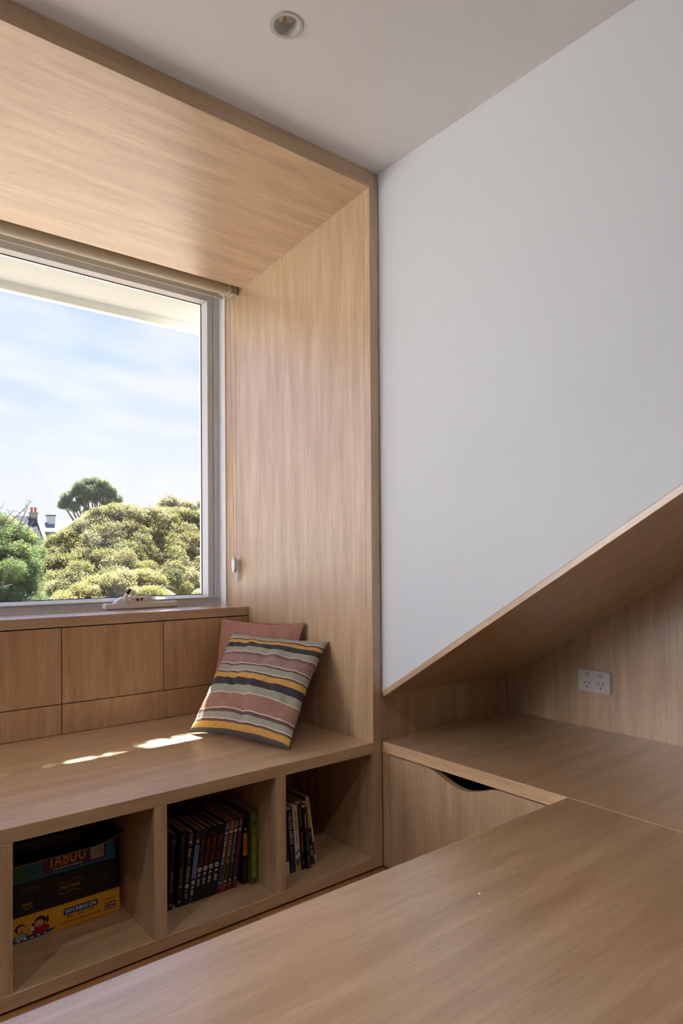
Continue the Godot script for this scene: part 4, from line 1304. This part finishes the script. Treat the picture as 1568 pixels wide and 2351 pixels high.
func build_books() -> void:
	var row := "books in the middle cubby"
	var white := Color(0.88, 0.88, 0.86)
	var black := Color(0.025, 0.025, 0.03)
	var o: Node3D
	o = book("plain black book mostly hidden by the left divider", row, 0.7735, 0.7865, -1.745, 0.014, 0.205, 0.135, black, black)
	o = book("black paperback with mauve lower lettering, left of the black one with yellow lettering", row, 0.7910, 0.8050, -1.745, 0.0146, 0.205, 0.135, Color(0.03, 0.026, 0.034), black)
	down(o, "SCHOLASTIC", 0.190, 0.174, 0.0025, Color(0.45, 0.45, 0.47))
	down(o, "INTO THE PIT", 0.164, 0.106, 0.0055, Color(0.07, 0.05, 0.075))
	down(o, "FAZBEAR FRIGHTS", 0.101, 0.060, 0.0052, Color(0.42, 0.29, 0.40))
	spot(o, 0.0525, 0.0048, Color(0.42, 0.36, 0.42), "1")
	down(o, "SCOTT CAWTHON", 0.045, 0.020, 0.0030, Color(0.16, 0.15, 0.17))
	patch(o, 0.0146, 0.0105, 0.0165, Color(0.50, 0.50, 0.50), -0.55, 0.55)
	patch(o, 0.0146, 0.0035, 0.0085, Color(0.16, 0.16, 0.17), -0.45, 0.45)
	o = book("black paperback with yellow lower lettering, left of the purple one", row, 0.8185, 0.8335, -1.745, 0.0150, 0.206, 0.135, Color(0.03, 0.028, 0.026), black)
	down(o, "SCHOLASTIC", 0.192, 0.176, 0.0025, Color(0.45, 0.45, 0.47))
	down(o, "PRANKSTER", 0.164, 0.110, 0.0055, Color(0.13, 0.05, 0.05))
	down(o, "FAZBEAR FRIGHTS", 0.104, 0.063, 0.0052, Color(0.55, 0.50, 0.16))
	spot(o, 0.0555, 0.0048, Color(0.55, 0.55, 0.12), "11")
	down(o, "SCOTT CAWTHON", 0.048, 0.024, 0.0030, Color(0.20, 0.20, 0.16))
	patch(o, 0.0150, 0.0105, 0.0165, Color(0.50, 0.50, 0.50), -0.55, 0.55)
	patch(o, 0.0150, 0.0035, 0.0085, Color(0.16, 0.16, 0.17), -0.45, 0.45)
	# two paperbacks of one series, purple and blue
	o = book("dark purple paperback with cream fantasy lettering and circled 1", row, 0.8365, 0.8570, -1.745, 0.0156, 0.198, 0.13, Color(0.09, 0.06, 0.11), Color(0.03, 0.03, 0.05))
	patch(o, 0.0156, 0.160, 0.1965, Color(0.28, 0.22, 0.32))
	flat_shape(o, "printed_figure", ellipse(0.0, 0.170, 0.0025, 0.0042, 14), 0.0002, paint("ink_e0c8c0", Color(0.88, 0.78, 0.75), 0.6))
	flat_shape(o, "printed_figure", ellipse(0.0, 0.184, 0.0035, 0.008, 14), 0.0002, paint("ink_6a4a50", Color(0.42, 0.29, 0.31), 0.6))
	down(o, "Rise", 0.152, 0.128, 0.0085, Color(0.72, 0.62, 0.50), true, true)
	down(o, "of the", 0.124, 0.107, 0.0048, Color(0.62, 0.56, 0.52), false, true)
	down(o, "Mythix", 0.104, 0.060, 0.0092, Color(0.72, 0.60, 0.50), true, true)
	spot(o, 0.050, 0.0055, Color(0.80, 0.76, 0.76), "1")
	down(o, "A. DO", 0.0415, 0.0165, 0.0078, Color(0.80, 0.55, 0.28))
	patch(o, 0.0156, 0.004, 0.0095, Color(0.24, 0.24, 0.30), -0.35, 0.35)
	o = book("blue paperback with red lettering on a sky blue band", row, 0.8530, 0.8800, -1.745, 0.0158, 0.1985, 0.13, Color(0.06, 0.14, 0.34), Color(0.04, 0.07, 0.16))
	patch(o, 0.0158, 0.158, 0.1965, Color(0.12, 0.16, 0.33))
	flat_shape(o, "printed_figure", ellipse(-0.0008, 0.178, 0.0048, 0.0095, 16), 0.0002, paint("ink_4a2a20", Color(0.20, 0.10, 0.08), 0.6))
	flat_shape(o, "printed_figure", ellipse(0.0, 0.167, 0.0046, 0.0055, 16), 0.0003, paint("ink_c08860", Color(0.75, 0.50, 0.36), 0.6))
	patch(o, 0.0158, 0.066, 0.155, Color(0.27, 0.58, 0.82))
	down(o, "RISE", 0.150, 0.124, 0.0080, Color(0.55, 0.13, 0.18))
	down(o, "of the", 0.121, 0.108, 0.0040, Color(0.35, 0.20, 0.35), false, true)
	down(o, "Mythix", 0.105, 0.068, 0.0095, Color(0.62, 0.12, 0.20), true, true)
	spot(o, 0.0545, 0.0052, Color(0.88, 0.78, 0.80), "2", Color(0.5, 0.08, 0.12))
	down(o, "A. DO", 0.0445, 0.0205, 0.0078, white)
	patch(o, 0.0158, 0.005, 0.0105, Color(0.30, 0.36, 0.48), -0.35, 0.35)
	# four black paperbacks of one series
	var wolf := [[0.8685, 0.8975, 0.0157], [0.8855, 0.9160, 0.0165], [0.9025, 0.9345, 0.0160], [0.9215, 0.9530, 0.0185]]
	for k in 4:
		var q: Array = wolf[k]
		o = book(["black paperback with red title and starry top, right beside the sky blue banded one", "black red titled paperback, second from the left of its set of four", "black red titled paperback, third from the left of its set of four", "black red titled paperback on the right of its set, touching the slim navy one"][k], row, q[0], q[1], -1.745, q[2], 0.1965, 0.13, Color(0.03, 0.034, 0.038), Color(0.02, 0.022, 0.026))
		if k == 0:
			patch(o, q[2], 0.172, 0.195, Color(0.16, 0.09, 0.10))
			for t in 4:
				spot(o, 0.176 + 0.005 * t, 0.0011, Color(0.45, 0.30, 0.30), "", black, 0.003 * sin(t * 2.2))
		down(o, "WOLF", 0.166, 0.132, 0.0085, Color(0.62, 0.10, 0.09))
		down(o, "GIRL", 0.124, 0.094, 0.0085, Color(0.52, 0.09, 0.08))
		spot(o, 0.0845, 0.0068, Color(0.78, 0.74, 0.62), str(k + 1))
		down(o, "A. DO", 0.0735, 0.0405, 0.0082, Color(0.80, 0.80, 0.78))
		flat_shape(o, "publisher_mark", PackedVector2Array([Vector2(-0.004, 0.006), Vector2(0.004, 0.006), Vector2(0.003, 0.0145), Vector2(0.0015, 0.008), Vector2(-0.001, 0.009)]), 0.0001, paint("ink_mark", Color(0.20, 0.20, 0.20), 0.6))
	# four slim comics with numbered roundels
	var club := [["navy", 0.9405, 0.9720, Color(0.10, 0.12, 0.30), Color(0.10, 0.28, 0.50), Color(0.72, 0.36, 0.38), Color(0.86, 0.84, 0.80)], ["brown", 0.9575, 0.9880, Color(0.20, 0.07, 0.05), Color(0.78, 0.50, 0.22), Color(0.40, 0.60, 0.72), Color(0.90, 0.70, 0.52)], ["teal", 0.9735, 1.0020, Color(0.06, 0.17, 0.17), Color(0.10, 0.20, 0.24), Color(0.80, 0.56, 0.36), Color(0.62, 0.66, 0.62)], ["magenta", 0.9910, 1.0165, Color(0.34, 0.04, 0.18), Color(0.14, 0.05, 0.09), Color(0.50, 0.52, 0.36), Color(0.58, 0.22, 0.38)]]
	for k in 4:
		var q: Array = club[k]
		o = book(["slim navy paperback with a pink roundel and a red foot", "slim brown paperback with an orange head and a blue roundel", "slim teal paperback with an orange roundel and pale title", "slim magenta paperback with a red foot beside the black orange banded one"][k], row, q[1], q[2], -1.745, 0.0140, 0.2015, 0.148, q[3], q[4])
		var w := 0.0140
		patch(o, w, 0.174, 0.200, [Color(0.14, 0.18, 0.42), Color(0.62, 0.26, 0.08), Color(0.12, 0.28, 0.26), Color(0.46, 0.06, 0.26)][k])
		down(o, "ANN M. MARTIN", 0.196, 0.176, 0.0030, Color(0.70, 0.68, 0.66), true, false, 0.0022)
		down(o, "GRAPHIC NOVEL", 0.196, 0.176, 0.0026, Color(0.62, 0.60, 0.58), true, false, -0.0022)
		spot(o, 0.167, 0.0058, q[5], str(k + 1), Color(0.92, 0.90, 0.86))
		down(o, "THE BABY-SITTERS CLUB", 0.158, 0.078, 0.0058, q[6])
		down(o, "KRISTY'S GREAT IDEA" if k == 0 else ["", "THE TRUTH ABOUT STACEY", "MARY ANNE SAVES THE DAY", "CLAUDIA AND MEAN JANINE"][k], 0.075, 0.036, 0.0026, Color(q[6].r * 0.6, q[6].g * 0.55, q[6].b * 0.6))
		flat_shape(o, "publisher_mark", ellipse(0.0, 0.0275, 0.0036, 0.0030, 14), 0.0001, paint("ink_pale_grey", Color(0.66, 0.66, 0.64), 0.6))
		patch(o, w, 0.001, 0.0215, Color(0.46, 0.05, 0.09), -0.75 if k != 3 else -1.0, 0.75 if k != 3 else 1.0)
		spot(o, 0.0165, 0.0017, Color(0.80, 0.66, 0.66))
	o = book("black paperback with an orange band in the middle of its spine", row, 1.0268, 1.0300, -1.7445, 0.0146, 0.1975, 0.13, Color(0.035, 0.035, 0.045), Color(0.02, 0.02, 0.025))
	patch(o, 0.0146, 0.001, 0.084, Color(0.22, 0.04, 0.05))
	patch(o, 0.0146, 0.080, 0.149, Color(0.86, 0.50, 0.10))
	down(o, "WHO AM I?", 0.133, 0.092, 0.0070, Color(0.25, 0.09, 0.05))
	down(o, "MEGAN MCDONALD", 0.070, 0.036, 0.0034, Color(0.40, 0.16, 0.16))
	flat_shape(o, "printed_arrow", PackedVector2Array([Vector2(-0.0052, 0.157), Vector2(0.0004, 0.166), Vector2(0.0052, 0.159), Vector2(0.0030, 0.157), Vector2(0.0004, 0.161)]), 0.0001, paint("ink_pale_grey", Color.WHITE))
	spot(o, 0.0190, 0.0015, Color(0.70, 0.55, 0.55))
	var ln := begin()
	slab(ln, Vector3(-0.0076, 0.010, -0.030), Vector3(-0.0073, 0.035, -0.010), 0, 0.0)
	obj("price_label", ln, paint("ink_dim_violet", Color(0.14, 0.12, 0.20), 0.5), o)
	o = book("thick lime green paperback at the right end of the middle row", row, 1.0488, 1.0500, -1.7265, 0.0218, 0.2125, 0.14, Color(0.36, 0.42, 0.13), Color(0.30, 0.32, 0.07))
	down(o, "The", 0.163, 0.147, 0.0070, Color(0.72, 0.76, 0.30), false, true)
	down(o, "Cats of", 0.143, 0.104, 0.0125, Color(0.72, 0.76, 0.28), false, true)
	down(o, "Tanglewood", 0.100, 0.049, 0.0085, Color(0.66, 0.70, 0.12), true, true)
	down(o, "Forest", 0.047, 0.022, 0.0110, Color(0.68, 0.72, 0.14), true, true)
	flat_shape(o, "printed_badge", PackedVector2Array([Vector2(-0.004, 0.174), Vector2(0.0035, 0.174), Vector2(0.0055, 0.179), Vector2(0.0, 0.182), Vector2(-0.0045, 0.180)]), 0.0001, paint("ink_dark_brown", Color(0.16, 0.13, 0.06), 0.6))
	for k in 3:
		flat_shape(o, "printed_line", quad_of(-0.007 + 0.004 * k, 0.192, -0.0065 + 0.004 * k, 0.207), 0.0001, paint("ink_line_green", Color(0.52, 0.58, 0.28), 0.6))
	flat_shape(o, "publisher_mark", quad_of(-0.0025, 0.006, 0.003, 0.0155), 0.0001, paint("ink_dark_green", Color(0.14, 0.18, 0.07), 0.6))
	# dark books pushed in behind
	for k in 3:
		o = book(["dark book behind the row, tops hidden below the seat edge", "black book behind the middle of the row in the shade", "charcoal book behind the right part of the row"][k], "dark books behind the middle row", 0.785 + 0.055 * k, 0.787 + 0.055 * k, -1.925, 0.040, [0.255, 0.262, 0.250][k], 0.12, [Color(0.05, 0.05, 0.055), Color(0.025, 0.025, 0.03), Color(0.06, 0.055, 0.05)][k], black)
	# right cubby
	var r2 := "books in the right cubby"
	o = book("dark red paperback half hidden behind the right divider", r2, 1.1580, 1.1450, -1.7100, 0.0150, 0.196, 0.13, Color(0.22, 0.04, 0.04), Color(0.10, 0.03, 0.03))
	patch(o, 0.0150, 0.001, 0.040, Color(0.80, 0.78, 0.74))
	o = book("navy blue paperback with large silver serif title", r2, 1.1795, 1.1665, -1.7136, 0.0180, 0.1955, 0.13, Color(0.06, 0.07, 0.20), Color(0.06, 0.06, 0.13))
	patch(o, 0.0180, 0.001, 0.032, Color(0.12, 0.15, 0.36))
	down(o, "THE", 0.186, 0.177, 0.0060, Color(0.55, 0.52, 0.46), true, true)
	down(o, "SILVER ARROW", 0.175, 0.086, 0.0118, Color(0.74, 0.69, 0.60), true, true)
	down(o, "LEV", 0.078, 0.066, 0.0042, Color(0.34, 0.42, 0.62), false, true, 0.003)
	down(o, "GROSSMAN", 0.078, 0.042, 0.0046, Color(0.34, 0.42, 0.62), false, true, -0.003)
	flat_shape(o, "publisher_mark", PackedVector2Array([Vector2(-0.003, 0.008), Vector2(0.002, 0.008), Vector2(0.0, 0.013), Vector2(0.003, 0.017), Vector2(-0.002, 0.012)]), 0.0001, paint("ink_pale_blue", Color(0.50, 0.55, 0.72), 0.6))
	o = book("white paperback with red title and a green and blue foot", r2, 1.2005, 1.1860, -1.7140, 0.0180, 0.2020, 0.13, Color(0.80, 0.77, 0.73), Color(0.70, 0.66, 0.62))
	down(o, "FREEDOM BRIDGE", 0.188, 0.124, 0.0070, Color(0.62, 0.10, 0.10))
	down(o, "ROBERT SWINDELLS", 0.116, 0.085, 0.0032, Color(0.25, 0.22, 0.20), false)
	flat_shape(o, "printed_band", PackedVector2Array([Vector2(-0.0078, 0.050), Vector2(0.0078, 0.056), Vector2(0.0078, 0.066), Vector2(-0.0078, 0.058)]), 0.0001, paint("ink_sky", Color(0.14, 0.50, 0.68), 0.6))
	flat_shape(o, "printed_band", PackedVector2Array([Vector2(-0.0078, 0.022), Vector2(0.0078, 0.020), Vector2(0.0078, 0.041), Vector2(-0.0078, 0.037)]), 0.0001, paint("ink_leaf", Color(0.22, 0.50, 0.24), 0.6))
	patch(o, 0.0180, 0.001, 0.022, Color(0.68, 0.68, 0.40))
	flat_shape(o, "printed_figure", ellipse(-0.0015, 0.021, 0.0042, 0.0068, 14), 0.0003, paint("ink_brick", Color(0.50, 0.16, 0.10), 0.6))
	o = book("black paperback with orange middle lettering, right of the white one", r2, 1.2190, 1.2030, -1.7125, 0.0160, 0.2065, 0.13, Color(0.028, 0.028, 0.036), black)
	down(o, "MORRIS GLEITZMAN", 0.192, 0.136, 0.0042, Color(0.62, 0.60, 0.62))
	down(o, "SPELLSLINGER", 0.116, 0.054, 0.0078, Color(0.66, 0.30, 0.14))
	down(o, "3", 0.022, 0.016, 0.0070, Color(0.62, 0.62, 0.64))
	o = book("black paperback with blue capitals, leaning beside the orange lettered one", r2, 1.2350, 1.2175, -1.7060, 0.0150, 0.1930, 0.13, Color(0.03, 0.03, 0.038), black)
	down(o, "The Unforgotten", 0.170, 0.128, 0.0058, Color(0.70, 0.70, 0.72), true, true)
	down(o, "GOLDEN WATERS", 0.105, 0.052, 0.0066, Color(0.16, 0.46, 0.68))
	down(o, "BOYLE", 0.038, 0.027, 0.0050, Color(0.62, 0.60, 0.62))
	spot(o, 0.0195, 0.0020, Color(0.60, 0.58, 0.60))
	patch(o, 0.0150, 0.003, 0.0140, Color(0.52, 0.06, 0.14), -0.4, 0.75)
	o = book("yellow topped paperback with dark title and pale initials", r2, 1.2585, 1.2345, -1.7200, 0.0160, 0.1980, 0.13, Color(0.06, 0.05, 0.05), Color(0.10, 0.09, 0.07))
	patch(o, 0.0160, 0.118, 0.197, Color(0.80, 0.64, 0.20))
	down(o, "SKYDRAGON", 0.190, 0.122, 0.0072, Color(0.24, 0.09, 0.06), true, true, -0.001)
	flat_shape(o, "printed_figure", ellipse(0.001, 0.098, 0.0035, 0.0080, 14), 0.0002, paint("ink_dusty", Color(0.48, 0.32, 0.30), 0.6))
	down(o, "A. DO", 0.060, 0.028, 0.0078, Color(0.80, 0.78, 0.58))
	o = book("tall white book with a dark red foot label at the right end", r2, 1.2860, 1.2545, -1.7450, 0.0145, 0.2080, 0.15, Color(0.80, 0.75, 0.66), Color(0.58, 0.56, 0.50))
	patch(o, 0.0145, 0.014, 0.058, Color(0.46, 0.10, 0.08), -0.75, 0.75)
	o = book("thick dark book standing behind the row near the back of the right cubby", r2, 1.155, 1.150, -1.90, 0.045, 0.268, 0.14, Color(0.07, 0.06, 0.07), black)
	flat_shape(o, "printed_figure", PackedVector2Array([Vector2(-0.018, 0.215), Vector2(0.018, 0.225), Vector2(0.010, 0.205), Vector2(0.014, 0.188), Vector2(0.0, 0.200), Vector2(-0.012, 0.190)]), 0.0001, paint("ink_pale_grey", Color.WHITE))
	flat_shape(o, "printed_figure", quad_of(-0.006, 0.232, 0.010, 0.248), 0.0001, paint("ink_dull_red", Color(0.30, 0.06, 0.06), 0.6))


# ---------------------------------------------------------------- downlights and a crumb
func downlight(label: String, at: Vector3, lit: float) -> void:
	var dl := thing("downlight", label, "downlight", at, "recessed downlights")
	var grey := paint("downlight_grey", Color(0.76, 0.755, 0.74), 0.5)
	var tr := begin()
	lathe(tr, PackedVector2Array([Vector2(0.0300, -0.0020), Vector2(0.0308, -0.0028), Vector2(0.0390, -0.0028), Vector2(0.0405, -0.0018), Vector2(0.0408, -0.0002)]), 64)
	obj("rim", tr, grey, dl)
	var co := begin()
	lathe(co, PackedVector2Array([Vector2(0.0212, 0.0210), Vector2(0.0300, -0.0020)]), 64)
	obj("cone", co, grey, dl)
	var rf := begin()
	var prof := PackedVector2Array()
	for k in 10:
		var f := k / 9.0
		prof.append(Vector2(lerpf(0.0050, 0.0212, pow(f, 0.75)), 0.0360 - 0.0150 * f))
	lathe(rf, prof, 36, Vector3.ZERO, true)
	obj("reflector", rf, paint("reflector_silver", Color(0.93, 0.92, 0.88), 0.22, 0.65), dl)
	var led := paint("led_yellow", Color(0.80, 0.72, 0.42), 0.5)
	if lit > 0.0:
		led = paint("led_lit", Color(0.9, 0.85, 0.7), 0.5)
		led.emission_enabled = true
		led.emission = Color(1.0, 0.93, 0.84)
		led.emission_energy_multiplier = 4.0
	var ch := begin()
	lathe(ch, PackedVector2Array([Vector2(0.0, 0.0358), Vector2(0.0052, 0.0358)]), 24)
	obj("led_chip", ch, led, dl)
	if lit > 0.0:
		var sp := SpotLight3D.new()
		sp.name = "lamp"
		sp.light_color = Color(1.0, 0.97, 0.94)
		sp.light_energy = lit
		sp.light_size = 0.03
		sp.spot_range = 8.0
		sp.spot_attenuation = 2.0
		sp.spot_angle = 58.0
		sp.spot_angle_attenuation = 0.6
		sp.shadow_enabled = true
		dl.add_child(sp, true)
		sp.position = Vector3(0, -0.004, 0)
		sp.rotation.x = -PI / 2


func build_small_things() -> void:
	downlight("small round grey recessed downlight in the white ceiling above the nook header, switched off", Vector3(0.893, CEIL, -1.3055), 0.0)
	for k in 2:
		downlight(["lit downlight in the ceiling over the left end of the table", "lit downlight in the ceiling over the near side of the table"][k], DOWNLIGHTS[k], DOWNLIGHT)
	var cb := begin()
	lathe(cb, PackedVector2Array([Vector2(0.0022, 0.0), Vector2(0.0028, 0.0008), Vector2(0.0020, 0.0020), Vector2(0.0008, 0.0030), Vector2(0.0, 0.0032)]), 10)
	var cr := obj("crumb", cb, paint("crumb_white", Color(0.92, 0.92, 0.9), 0.6))
	cr.position = Vector3(0.931, BENCH, -0.7779)
	tag(cr, "tiny white crumb lying on the oak table top", "crumb")
